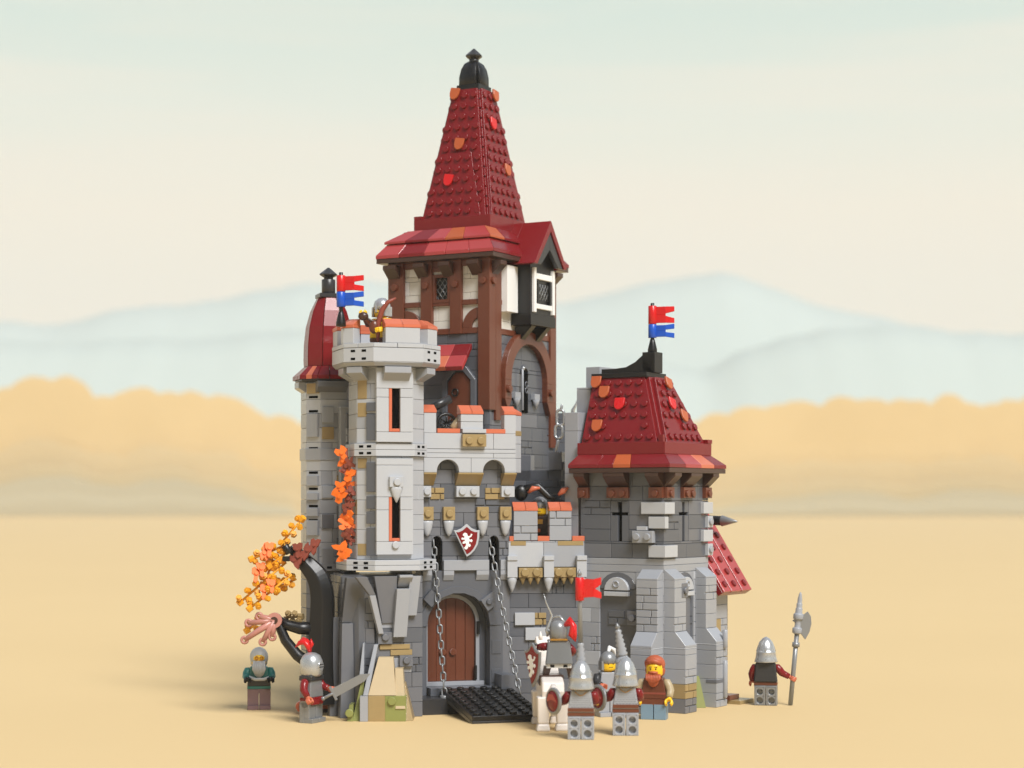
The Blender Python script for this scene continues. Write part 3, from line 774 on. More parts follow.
# roof
s = MB(); s.prism([(-8.5, -1.1), (1.1, -1.1), (1.1, 9.1), (-8.5, 9.1)], ze, ze+.4, BD); s.build('eaves_board', BT)
s = MB()
def skirt(mb, x0, x1, y0, y1, z0, X0, X1, Y0, Y1, z1, colf, nseg, lip=.3):
    lo = [Vector((x0,y0,z0)), Vector((x1,y0,z0)), Vector((x1,y1,z0)), Vector((x0,y1,z0))]
    hi = [Vector((X0,Y0,z1)), Vector((X1,Y0,z1)), Vector((X1,Y1,z1)), Vector((X0,Y1,z1))]
    up = Vector((0, 0, lip))
    for i in range(4):
        a, c = lo[i], lo[(i+1) % 4]; d, e = hi[i], hi[(i+1) % 4]
        cuts = nseg[i]
        for k in range(len(cuts)-1):
            f0, f1 = cuts[k]+.001, cuts[k+1]-.001
            q = [a.lerp(c, f0), a.lerp(c, f1), e*1.0 if False else d.lerp(e, f1), d.lerp(e, f0)]
            cen = Vector(((x0+x1)/2, (y0+y1)/2, z0))
            b0 = [q[0], q[1], Vector((q[2].x, q[2].y, z0)), Vector((q[3].x, q[3].y, z0))]
            b1 = [q[0]+up, q[1]+up, q[2], q[3]]
            mb.loft(b0, b1, colf(i, k))
c4 = [0, .27, .47, .74, 1]
colsB = {(0,0): DR, (0,1): DR, (0,2): DO, (0,3): DR, (1,0): DR, (1,1): CO, (1,2): NO, (1,3): DR}
skirt(s, -8.55, 1.15, -1.15, 9.15, ze+.41, -8.1, .1, -.1, 8.1, ze+1.6, lambda i, k: colsB.get((i, k), DR),
      [[0, .3, .45, .62, 1], [0, .28, .55, .78, 1], [0, .5, 1], [0, .5, 1]])
s.build('roof_skirt', BT)
zr0 = ze+1.55; zr1 = zr0+1.0
s = MB(); s.box(-8.2, .2, -.2, 8.2, zr0, zr1, DR); s.box(-.6, .25, 7.4, 8.25, zr1, zr1+.35, DR); s.build('roof_curb', BT)
ztop = zr1+5.55
bl, br_, bb, bw = Vector((-7.95, .1, zr1)), Vector((-.6, .1, zr1)), 0, 0
q_f = [(-7.95, 0.1, zr1), (-.7, 0.1, zr1), (-2.95, 2.1, ztop), (-7.95, 2.1, ztop)]
q_r = [(-.1, .7, zr1), (-.1, 7.6, zr1), (-2.35, 5.3, ztop), (-2.35, 2.75, ztop)]
s = MB()
s.loft([(-7.9, .45, zr1), (-.45, .45, zr1), (-.45, 7.7, zr1), (-7.9, 7.7, zr1)], [(-7.9, 2.4, ztop), (-2.7, 2.4, ztop), (-2.7, 5.6, ztop), (-7.9, 5.6, ztop)], DR)
def slab(mb, q, th, m):
    q = [Vector(p) for p in q]; n = (q[1]-q[0]).cross(q[3]-q[0]).normalized()
    mb.loft([p-n*th for p in q], q, m)
slab(s, q_f, .35, DR); slab(s, q_r, .35, DR)
s.box(-.62, -.2, .2, .6, zr1, zr1+.6, DR)
skf = 0
n1 = quadstuds(s, *q_f, 6, DR, margin=.45, skip={(1, 3), (1, 4), (1, 2)}); n2 = quadstuds(s, *q_r, 6, DR, margin=.45, skip={(1, 1), (1, 2)}); s.build('roof', BT, bevel=.01)
def on(q, u, t): 
    q = [Vector(p) for p in q]; return q[0].lerp(q[3], t).lerp(q[1].lerp(q[2], t), u)
def accents(par, q, n, lst):
    up = Vector(q[3])-Vector(q[0])
    for u, t, m in lst:
        s = MB(); shield_tile(s, on(q, u, t), n, m, up); s.build('roof_tile', par)
accents(BT, q_f, n1, [(.09, .93, NO if False else DO), (.26, .77, DO), (.53, .58, RD), (.2, .25, DO)])
accents(BT, q_r, n2, [(.6, .9, DO), (.4, .58, RD), (.68, .4, DO)])
s = MB(); s.box(-8.1, -2.7, 1.95, 5.4, ztop, ztop+.4, BK)
s.prism_xz([(-7.7, ztop+.4), (-2.6, ztop+.4), (-2.6, ztop+2.0), (-3.7, ztop+1.9), (-4.4, ztop+1.35), (-5.3, ztop+.95), (-6.5, ztop+.85), (-7.7, ztop+.85)], 3.0, 4.4, BK)
s.box(-3.7, -2.5, 3.0, 4.4, ztop+.4, ztop+2.15, BK)
s.build('roof_ridge', BT)
# stepped gable wall on the far left of the roof
s = MB(); 
for (u0, u1, v0, v1, z0_, z1_) in ((-9.7, -8.35, .2, 2.0, ZB(560), 24.95), (-9.6, -8.2, 2.02, 3.4, ZB(560), 27.15), (-9.5, -8.1, 3.42, 6.4, ZB(560), 29.0)):
    wall(s, u0, u1, z0_, z1_, v0, v1-v0, [(LG, 4)], 99, H=3.6, lens=(2,), mas=0)
s.build('gable_wall', BT)

def banner(name, label, loc, rot, z0, zb, zm, zt, par_group, pole=BK):
    o = thing(name, label, 'flag', loc, rot, par_group)
    s = MB(); s.cyl((0,0,z0), (0,0,zt+.25), .16, .16, pole); s.lathe([(.4, 0), (.4, .3), (.26, .9), (.18, 1.2)], pole, (0,0,z0)); s.build('pole', o)
    for a, c, m, nm in ((zb, zm, BL, 'blue_banner'), (zm+.03, zt, RD, 'red_banner')):
        s = MB(); h = c-a
        s.cyl((0,0,a), (0,0,c), .36, .36, m)
        top, bot, mid = c-.08, a+.08, (a+c)/2
        pts = []
        rows = [(.2, bot+.1, top-.1, 0), (.8, bot, top, -.12), (1.1, bot-.02, top+.02, .1)]
        # split tail
        for (A0, A1, B0, B1) in ((top, mid-.0, top+.02, mid+.28), (mid, bot, mid-.28, bot-.02)):
            s.loft([(.2, -.1, A1), (.2, .1, A1), (.2, .1, A0), (.2, -.1, A0)], [(1.15, -.22, A1), (1.15, -.05, A1), (1.15, -.05, A0), (1.15, -.22, A0)], m)
            e = (B0+B1)/2
            s.loft([(1.13, -.22, A1+(.1 if A0 == top else 0)), (1.13, -.05, A1+(.1 if A0 == top else 0)), (1.13, -.05, A0-(0 if A0 == top else .1)), (1.13, -.22, A0-(0 if A0 == top else .1))],
                   [(1.85, .06, e-.2), (1.85, .22, e-.2), (1.85, .22, e+.22), (1.85, .06, e+.22)], m)
        s.build(nm, o)
    return o
def Bw(u, v): 
    p = Matrix.Translation((BX, BY, 0)) @ Matrix.Rotation(BRr, 4, 'Z') @ Vector((u, v, 0)); return p.x, p.y
fx, fy = Bw(-3.1, 3.7)
zt_ = zat(306, fy)
banner('forked_flag', 'red and blue forked flag on the black ridge of the corner tower roof', (fx, fy, 0), R(-12), ztop+2.1, zat(338, fy), zat(324.5, fy), zt_, 'red and blue flags')
fx, fy = A(-3.45, -2.45, 0).x, A(-3.45, -2.45, 0).y
fx = at(341, fy)
banner('forked_flag', 'red and blue forked flag standing on the parapet of the eight-sided tower', (fx, fy, 0), R(-12), ZT(326), zat(307, fy), zat(292, fy), zat(275.5, fy), 'red and blue flags')

# ---------------- annex behind right tower
N = thing('side_house', 'small pale grey house with a steep studded red roof behind the corner tower', 'house', (BX, BY, 0), BRr)
b = MB(); b.box(-6, -.3, 8.6, 12.3, 0, 9.2, MG)
b.T = TR(0, 0) @ RF; wall(b, 8.4, 11.6, 0, 10, 0, .4, [(LG, 8), (DT, .3)], 301, mas=.1)
b.T = I4; b.build('wall', N)
s = MB(); 
rz0, rz1 = ZB(598)+.1, 16.3
q = [(1.3, 8.1, rz0), (1.3, 13.4, rz0), (-3.4, 13.4, rz1+.6), (-3.4, 8.1, rz1+.6)]
slab(s, q, .5, DR)
qq = [Vector(p) for p in q]
nn = (qq[1]-qq[0]).cross(qq[3]-qq[0]).normalized()
for u0, u1, m in ((0, .24, CO), (.27, .62, NO if False else CO), (.66, 1.0, CO)):
    a = [qq[0].lerp(qq[1], u0)+nn*.02, qq[0].lerp(qq[1], u1)+nn*.02, qq[3].lerp(qq[2], u1)+nn*.02, qq[3].lerp(qq[2], u0)+nn*.02]
    s.loft(a, [p+nn*.22 for p in a], m)
for r in range(7):
    for u in (.12, .45, .83):
        s.stud(on(q, u, .08+r*.14)+nn*.22, nn, DR)
s.build('roof', N)
s = MB(); p = Vector((-1.9, 11.8, ZB(524)+.2)); s.cyl(p, p+Vector((1.3, 0, -.05)), .42, .42, BK); s.cyl(p+Vector((1.3,0,-.05)), p+Vector((2.8,0,-.1)), .5, .06, PS); s.build('spike', N)

# ---------------- keep
KX, KY, KR = at(489, 10.0), 10.0, R(-29)
ZK = lambda py: HCAM + (HORI-py)/11.5
K = thing('keep', 'tall half-timbered keep with a steep dark red studded spire', 'tower', (KX, KY, 0), KR)
KD = 12.2; KW = 10.3
ztm, zmb, zeb = ZK(333), ZK(303), ZK(258)
b = MB(); b.box(-KW+.4, -.4, .5, KD-.4, 0, zeb, DG)
wall(b, -KW, 0, 0, ztm, .1, .4, PAL_DK, 401, mas=.1); b.T = RF; wall(b, 0, KD, 0, ztm, .1, .4, [(DG, 8), (MG, 2)], 402, holes=[(6.1, 7.1, ZK(410), ZK(366))], mas=.2)
b.box(6.0, 7.2, .3, .42, ZK(411), ZK(365), VD)
b.T = I4; b.build('stone_wall', K)
b = MB(); wall(b, -KW, 0, ztm, zeb, .25, .4, [(CR, 3), (WH, 1)], 403, mas=0, lens=(2, 3), holes=[(-5.5, -4.0, ZK(299), ZK(273))]); b.T = RF; wall(b, 0, KD, ztm, zeb, .25, .4, [(CR, 3), (WH, 1)], 404, mas=0, lens=(2, 3))
b.T = I4; b.build('plaster_wall', K)
def beam(M, u0, u1, y0, z0, z1, par=K, m=BR, nm='timber_beam', th=.4):
    s = MB(M); s.box(u0, u1, y0, y0+th, z0, z1, m); return s.build(nm, par)
zb_top = zeb-.9
for u0, u1 in ((-KW, -8.7), (-6.9, -5.75), (-3.9, -2.75)): beam(I4, u0, u1, -.12, ztm, zeb, nm='timber_post')
beam(I4, -KW, 0, .0, ztm-.0, ztm+.5); beam(I4, -KW, 0, .02, zmb-.1, zmb+.35); beam(I4, -KW, 0, .04, zeb-.6, zeb)
s = MB(); s.box(-1.05, .12, -.12, 1.0, ZK(410), zeb, BR); s.T = I4; s.box(-.5, .14, 1.0, 2.0, ZK(420), zeb, BR); s.build('corner_post', K)
s = MB(); s.box(-.5, .13, KD-1.0, KD+.1, ZK(445), zeb, BR); s.build('corner_post', K)
beam(RF, 2, KD-1, .02, ztm, ztm+.5); beam(RF, 2, 4.2, .04, zmb+.0, zmb+.4)
for u0, fl in ((-8.6, 1), (-2.7, 0)):     # curved braces
    s = MB(); cx = u0 if fl else u0+1.75; r = 1.75
    a0, a1 = (PI/2, PI) if fl else (0, PI/2)
    arch_ring(s, cx if fl else u0+1.75, .85, 1.75, ztm+.5, .02, .3, BR, n=8, a0=a0, a1=a1)
    s.build('curved_brace', K)
# lattice window
def lattice(M, u0, u1, z0, z1, y, par, m=BR, fw=.3, name='window', mo=None):
    s = MB(M); s.box(u0, u0+fw, y, y+.4, z0, z1, m); s.box(u1-fw, u1, y, y+.4, z0, z1, m)
    if mo is None: s.box(u0+fw, u1-fw, y, y+.4, z1-fw, z1, m); s.box(u0+fw, u1-fw, y, y+.4, z0, z0+fw, m)
    o = s.build('window', par)
    a, c, e, f = u0+fw, u1-fw, z0+fw, z1-fw
    s = MB(M); s.box(a, c, y+.34, y+.42, e, f, BK); s.build('window_opening', o)
    s = MB(M); w = c-a; h = f-e; st_ = .5; k = -int(h/st_)-1
    while k*st_ < w:
        for sg in (1, -1):
            # clip line x = a + k*st + t, z = e + t*1.3
            pts = []
            x0 = a+k*st_; 
            t0 = max(0, (a-x0)); t1 = min(h/1.3, c-x0)
            if t1-t0 > .05:
                p0 = (x0+t0, e+1.3*t0); p1 = (x0+t1, e+1.3*t1)
                if sg < 0: p0 = (a+c-p0[0], p0[1]); p1 = (a+c-p1[0], p1[1])
                s.cyl((p0[0], y+.24, p0[1]), (p1[0], y+.24, p1[1]), .034, .034, PS, n=5)
        k += 1
    s.build('lattice', o, bevel=0)
    return o
lattice(I4, -5.75, -3.9, ZK(301), ZK(272), -.02, K)
beam(I4, -5.75, -3.9, -.03, ZK(268)-.1, ZK(268)+.3); 
for u in (-9.6, -6.4, -3.35): 
    s = MB(); s.stud((u, -.12, ZK(283)), (0,-1,0), BR, .32, .2); s.build('peg', K)
for M, u in ((I4, -.5), (RF, .5)):
    s = MB(M); s.stud((u, -.14, ZK(281)), (0,-1,0), BR, .32, .2); s.build('peg', K)
for u0, u1 in ((-KW+.0, -KW+1.3), (-7.2, -6.1), (-4.6, -3.5), (-1.7, -.6)): 
    s = MB(); inv_slope(s, u0, u1, -1.0, .1, ZK(275), ZK(261), BD, .35); s.build('eaves_corbel', K)
for u0, u1 in ((.3, 1.4), (KD-1.3, KD-.2)):
    s = MB(RF); inv_slope(s, u0, u1, -1.0, .1, ZK(275), ZK(261), BD, .35); s.build('eaves_corbel', K)
# left-hand awning + pointed door on the front
s = MB(); q = [(-5.2, -1.6, ZK(367)), (-1.75, -1.6, ZK(367)), (-1.75, .1, ZK(343)), (-5.2, .1, ZK(343))]
Q = [Vector(p) for p in q]
for k in range(2):
    for j, mm in enumerate(((NO, CO), (CO, DR))[k]):
        a = [on(q, j*.5+.005, k*.5), on(q, j*.5+.495, k*.5), on(q, j*.5+.495, k*.5+.49), on(q, j*.5+.005, k*.5+.49)]
        dn = Vector((0, .12, -.35)); s.loft([p+dn for p in a], [p + Vector((0, -.05*(1-k), 0)) for p in a], mm)
s.build('awning', K)
s = MB(); s.prism_xz([(-4.1, ZK(420)), (-1.7, ZK(420)), (-1.7, ZK(382)), (-2.5, ZK(372)), (-3.3, ZK(372)), (-4.1, ZK(382))], -.12, .1, BR); o = s.build('door', K)
s = MB(); s.box(-4.6, -4.1, -.3, .1, ZK(425), ZK(380), DG); s.box(-1.7, -1.2, -.3, .1, ZK(425), ZK(380), DG)
s.prism_xz([(-4.6, ZK(380)), (-4.1, ZK(380)), (-3.3, ZK(370.5)), (-2.5, ZK(370.5)), (-1.7, ZK(380)), (-1.2, ZK(380)), (-2.2, ZK(366)), (-3.6, ZK(366))][::-1], -.3, .1, DG)
s.build('door_surround', K)
s = MB(); s.torus((-3.3, -.2, ZK(392)), .3, .08, BK, (1,0,0), (0,0,1)); s.build('door_ring', o)
# big brown arch on the right face
s = MB(RF); arch_ring(s, 6.6, 3.35, 4.5, ZK(378.5), -.45, .15, BR, n=20)
s.box(6.6-4.5, 6.6-3.35, -.45, .15, ZK(398), ZK(378.5), BR); s.box(6.6+3.35, 6.6+4.5, -.45, .15, ZK(398), ZK(378.5), BR)
s.prism_xz([(2.1, ZK(398)), (2.6, ZK(410)), (3.25, ZK(398))][::-1], -.45, .1, BR); s.prism_xz([(9.95, ZK(398)), (10.6, ZK(412)), (11.1, ZK(398))][::-1], -.45, .1, BR)
s.build('timber_arch', K)
for u in (2.6, 10.5): 
    s = MB(RF); s.stud((u, -.45, ZK(388)), (0,-1,0), BR, .34, .3); s.build('peg', K)
s = MB(RF); arch_ring(s, 6.6, .5, .8, ZK(370), -.02, .3, DG, n=8); s.box(6.1, 7.1, .0, .12, ZK(410), ZK(369.5), VD); s.cyl((5.6, -.25, ZK(408)), (5.6, -.25, ZK(366)), .1, .1, LG); s.ball((5.75, -.25, ZK(365)), .17, SI)
for z in (ZK(381), ZK(387)): s.torus((6.7, -.05, z), .24, .07, DG, (1,0,0), (0,0,1))
s.build('lancet_window', K)
for u in (4.7, 8.3):
    s = MB(RF); s.box(u-.5, u+.5, -.3, .1, ZK(396), ZK(390), LG); s.lathe([(.05, -.8), (.35, -.4), (.5, 0)], LG, (u, -.15, ZK(396)), sy=.6); s.build('sconce', K)
# black oriel on the right face
OZ0, OZ1 = ZK(322), ZK(262)
s = MB(RF); s.box(4.4, 8.9, -1.7, .2, ZK(313), OZ1+1.3, BK); s.box(4.3, 9.0, -1.8, .2, ZK(322), ZK(311), BK)
s.build('oriel', K)
for u in (4.9, 7.7):
    s = MB(RF); s.prism_yz([(.1, ZK(340)), (-.1, ZK(340)), (-1.6, ZK(322.2)), (.1, ZK(322.2))], u, u+.8, BK); s.build('oriel_bracket', K)
s = MB(RF); s.box(4.7, 5.1, -1.95, -1.65, ZK(309), ZK(263.5), WH); s.box(8.2, 8.6, -1.95, -1.65, ZK(309), ZK(263.5), WH)
s.box(5.2, 8.1, -1.93, -1.65, ZK(275), ZK(269), WH); s.box(5.2, 8.1, -1.93, -1.65, ZK(305), ZK(300), WH); s.build('oriel_frame', K)
lattice(RF, 5.3, 8.0, ZK(299.5), ZK(275.5), -2.0+.05, K, m=BK, fw=.35, mo=1)
s = MB(RF); s.box(2.4, 4.3, -.5, .3, ZK(310), ZK(263), WH); s.build('plaster_panel', K)
# eaves + roof
s = MB(); s.prism([(-KW-.7, -.95), (.95, -.95), (.95, KD+.95), (-KW-.7, KD+.95)], zeb-.05, zeb+.35, BD); s.build('eaves_board', K)
s = MB(); sk = [[0, .2, .42, .6, .8, 1], [0, .2, .5, .8, 1], [0, .5, 1], [0, .5, 1]]
z1_ = zeb+1.7; z2_ = z1_+1.25
skirt(s, -KW-.75, 1.0, -1.0, KD+1.0, zeb+.36, -KW-.1, .1, -.1, KD+.1, z1_, lambda i, k: {(0,0): CO, (0,1): DR, (0,2): CO, (0,3): CO, (0,4): CO}.get((i, k), DR), sk)
skirt(s, -KW-.3, .3, -.3, KD+.3, z1_+.02, -KW+1.4, -1.0, 1.0, KD-1.4, z2_, lambda i, k: {(0,0): CO, (0,1): DR, (0,2): CO, (0,3): DO, (0,4): CO, (1,0): DO}.get((i, k), DR), [[0, .2, .42, .58, .75, 1]] + sk[1:], lip=.2)
s.prism([(-KW+1, .9), (-.9, .9), (-.9, KD-.9), (-KW+1, KD-.9)], zeb+.4, z2_-.1, DR)
s.build('roof_skirt', K)
cxk, cyk = -KW/2+.1, KD/2
s = MB(); h1 = 3.95; z3_ = z2_+1.15
s.box(cxk-h1, cxk+h1, cyk-h1, cyk+h1, z2_-.1, z3_, DR); s.box(cxk-h1, cxk-h1+.8, cyk-h1, cyk-h1+.7, z3_, z3_+.3, DR)
s.build('roof_curb', K)
zs_t = ZK(88) + 1.15
hb, ht = 3.55, 1.5
s = MB()
s.loft([(cxk-hb+.4, cyk-hb+.4, z3_), (cxk+hb-.4, cyk-hb+.4, z3_), (cxk+hb-.4, cyk+hb-.4, z3_), (cxk-hb+.4, cyk+hb-.4, z3_)],
       [(cxk-ht+.25, cyk-ht+.25, zs_t), (cxk+ht-.25, cyk-ht+.25, zs_t), (cxk+ht-.25, cyk+ht-.25, zs_t), (cxk-ht+.25, cyk+ht-.25, zs_t)], BK)
spq = []
for k in range(4):
    Mx = Matrix.Translation((cxk, cyk, 0)) @ Matrix.Rotation(PI/2*k, 4, 'Z')
    g_ = .42
    q = [Mx @ Vector(p) for p in ((-hb+g_-.1, -hb, z3_), (hb-g_+.1, -hb, z3_), (ht-g_+.1, -ht, zs_t), (-ht+g_-.1, -ht, zs_t))]
    slab(s, q, .3, DR); 
    # lower overlay wedge plates
    q2 = [on(q, .0, 0), on(q, .93, 0), on(q, .78, .5), on(q, .04, .5)]
    n_ = (q[1]-q[0]).cross(q[3]-q[0]).normalized()
    s.loft([p + n_*.01 for p in q2], [p + n_*.16 for p in q2], DR)
    # slatted hip
    spq.append((q, n_))
for k, (sx, sy) in enumerate(((1, -1), (1, 1), (-1, -1), (-1, 1))):
    for t in range(13):
        f0, f1 = t/13, (t+.82)/13
        P = lambda f: Vector((cxk+sx*(hb-.28+(ht-hb)*f), cyk+sy*(hb-.28+(ht-hb)*f), z3_+(zs_t-z3_)*f))
        a, c = P(f0), P(f1); w = .15 if t % 3 else .08
        s.loft([a+Vector((x, y, 0)) for x, y in ((-w,-w),(w,-w),(w,w),(-w,w))], [c+Vector((x, y, 0)) for x, y in ((-w,-w),(w,-w),(w,w),(-w,w))], DR)
for k in (0, 1, 2, 3):
    q, n_ = spq[k]
    for r in range(12):
        t = (r+.5)/12.1
        a = on(q, 0, t); c = on(q, 1, t); L = (c-a).length; kk = int((L-.55)/1.0)+1; kk = max(kk, 2)
        if L < 1.6: kk = 2
        d_ = (c-a).normalized(); x0 = (L-(kk-1)*.97)/2
        for i in range(kk):
            p = a + d_*(x0+i*.97)
            s.stud(p + n_*(.15 if t < .5 and (x0+i)/L < .88 else 0), n_, DR)
s.build('spire', K, bevel=.01)
accents(K, spq[0][0], spq[0][1], [(.35, .29, RD), (.5, .565, DO), (.12, .965, DO)])
accents(K, spq[1][0], spq[1][1], [(.35, .73, RD), (.68, .39, DO), (.8, .965, DO)])
# finial cap
s = MB(); zc = zs_t
s.box(cxk-1.15, cxk+1.15, cyk-1.15, cyk+1.15, zc, zc+.5, BK)
for k in range(4):
    Mx = Matrix.Translation((cxk, cyk, 0)) @ Matrix.Rotation(PI/2*k, 4, 'Z'); s.T = Mx
    prof = [(1.12, .5), (1.1, 1.3), (.95, 2.0), (.7, 2.5), (.4, 2.75)]
    s.rings([[(-w, -r, zc+z), (w, -r, zc+z), (w, -r+.35, zc+z-.05), (-w, -r+.35, zc+z-.05)] for (r, z), w in zip(prof, (.8, .8, .72, .6, .35))], BK, True)
s.T = I4
s.cyl((cxk, cyk, zc+.5), (cxk, cyk, zc+2.6), .35, .35, CH)
s.cyl((cxk, cyk, zc+2.6), (cxk, cyk, zc+2.95), .45, .45, CH)
s.rings([[(cxk+r*math.cos(PI/4*i), cyk+r*math.sin(PI/4*i), zc+z) for i in range(8)] for r, z in ((.42, 2.95), (.78, 3.2), (.78, 3.3), (.06, 3.95))], CH, False)
s.build('finial', K)
# gable dormers: right face and left face
def dormer(M, c, ridge0, ridge1, par):
    """M face frame; runs out of face along -y"""
    zb_, zt2, hw = ZK(262)+.1, ZK(212)-.2, 3.1
    s = MB(M)
    for sg in (-1, 1):
        ps = [(c, zt2), (c+sg*hw, zb_), (c+sg*(hw-.55), zb_-.05), (c, zt2-.95)]
        parts = ((ridge0, (ridge0+ridge1)/2-.01), ((ridge0+ridge1)/2+.01, ridge1))
        for (ya, yb) in parts:
            s.loft([(x, yb, z) for x, z in ps], [(x, ya, z) for x, z in ps], DR)
    s.build('dormer_roof', par)
    s = MB(M)
    for sg in (-1, 1):
        ps = [(c, zt2-1.0), (c+sg*(hw-.6), zb_-.05), (c+sg*(hw-1.5), zb_-.0), (c, zt2-2.6)]
        s.loft([(x, ridge0+.5, z) for x, z in ps], [(x, ridge0+.12, z) for x, z in ps], CH)
    s.prism_xz([(c-hw+1.3, zb_+.0), (c+hw-1.3, zb_+.0), (c, zt2-2.4)][::-1], ridge0+1.1, ridge0+1.5, BK)
    s.build('dormer_gable', par)
dormer(RF, 6.6, -2.6, 3.0, K)
dormer(Matrix.Translation((-KW, 0, 0)) @ LF, -KD/2-.5, -1.2, 3.4, K)

# ---------------- back wall seen between keep and corner tower
Kb = thing('rear_wall', 'dark grey stretch of wall with a silver horn on top between keep and corner tower', 'wall', (at(556, 22), 22, 0), R(-5))
b = MB(); wall(b, -1.2, 3.2, 0, zat(420, 22), 0, 1, PAL_DK, 501, mas=.1)
b.box(.1, .8, 0, 1, zat(420, 22), zat(413, 22), DG); b.box(1.2, 1.9, 0, 1, zat(420, 22), zat(416, 22), BK); b.box(2.2, 2.7, 0, 1, zat(420, 22), zat(414, 22), MG)
b.build('wall', Kb)
s = MB(); s.tube([(1.5, .4, zat(417, 22)), (1.55, .4, zat(410, 22)), (1.85, .4, zat(404, 22)), (2.0, .4, zat(398, 22))], [.22, .18, .1, .03], SI); s.build('horn', Kb)
s = MB(); wx = at(553, 15)-at(556, 22)
b2 = MB(); b2.T = Matrix.Identity(4)
Lw = thing('courtyard_block', 'stepped grey blocks with a silver hook behind the curtain wall', 'wall', (at(548, 11), 11, 0), R(-20))
b = MB(); wall(b, -4, 3.6, 0, zat(470, 11), 0, 1.5, PAL_DK, 502); b.box(.2, 1.4, -.4, 1, zat(470, 11), zat(452, 11), MG); b.box(1.2, 2.0, 0, 1, zat(500, 11), zat(462, 11), LG); b.box(-3.4, -1.6, 0, 1, zat(480, 11), zat(455, 11), MG); b.build('wall', Lw)
s = MB(); x0 = .75
s.tube([(x0, -.2, zat(453, 11)), (x0+.25, -.2, zat(440, 11))], .13, SI); s.torus((x0+.3, -.2, zat(432, 11)), .34, .13, SI, (0,0,1), (1,0,0), L=.25); s.torus((x0+.45, -.2, zat(418, 11)), .34, .13, SI, (0,0,1), (1,0,0), L=.35)
s.tube([(x0+.5, -.2, zat(412, 11)), (x0+.6, -.2, zat(405, 11))], .12, SI); s.build('hook', Lw)
# ================================================================== FIGURES
def holed(mb, x0, x1, z0, z1, y, r, depth, m, n=16):
    """flat back plate in the xz plane at y (facing +y) with a round blind hole"""
    cx, cz = (x0+x1)/2, (z0+z1)/2; vs = []; fs = []; sm = []
    for i in range(n):
        t = 2*PI*i/n; c, s_ = math.cos(t), math.sin(t)
        k = min((x1-x0)/2/max(abs(c), 1e-6), (z1-z0)/2/max(abs(s_), 1e-6))
        vs += [(cx+c*k, y, cz+s_*k), (cx+c*r, y, cz+s_*r), (cx+c*r, y-depth, cz+s_*r)]
    for i in range(n):
        a = i*3; b = ((i+1) % n)*3
        fs += [(a, a+1, b+1, b), (a+1, a+2, b+2, b+1)]; sm += [False, True]
    fs.append(tuple(i*3+2 for i in range(n))); sm.append(False)
    mb.add(vs, fs, m, sm)
def leg_mesh(sx, m, L=1.6, boot=None):
    s = MB(); x0, x1 = (.03, .96) if sx > 0 else (-.96, -.03)
    if L > 1.2:
        s.box(x0, x1, -.42, .05, .35, L+.05, m)
        s.box(x0, x1, -.42, .05, .0, .36, boot or m); s.box(x0, x1, -.72, -.41, 0, .36, boot or m)
        for (xa, xb) in ((x0, x0+.13), (x1-.13, x1)): s.box(xa, xb, .04, .5, 0, L, m)
        s.box(x0, x1, .04, .5, 0, .06, m); s.box(x0, x1, .04, .5, L-.06, L+.02, m)
        holed(s, x0+.12, x1-.12, .06, .80, .499, .28, .42, m); holed(s, x0+.12, x1-.12, .80, L-.05, .499, .26, .42, m)
        s.cyl((x0, 0, L), (x1, 0, L), .42, .42, m, 16)
    else:
        s.box(x0, x1, -.55, .5, 0, L+.02, m)
    return s
def arm_pts(sx, pose):
    sh = Vector((sx*.86, 0, 3.25))
    if pose == 'down': el = Vector((sx*1.22, -.1, 2.62)); wr = Vector((sx*1.2, -.42, 2.12))
    elif pose == 'fwd': el = Vector((sx*1.08, -.35, 2.75)); wr = Vector((sx*1.0, -.95, 2.62))
    elif pose == 'out': el = Vector((sx*1.2, -.25, 2.75)); wr = Vector((sx*1.5, -.65, 2.6))
    elif pose == 'up': el = Vector((sx*1.25, -.35, 3.2)); wr = Vector((sx*1.2, -.75, 3.7))
    elif pose == 'side': el = Vector((sx*1.35, -.1, 2.75)); wr = Vector((sx*1.95, -.15, 2.45))
    return sh, el, wr
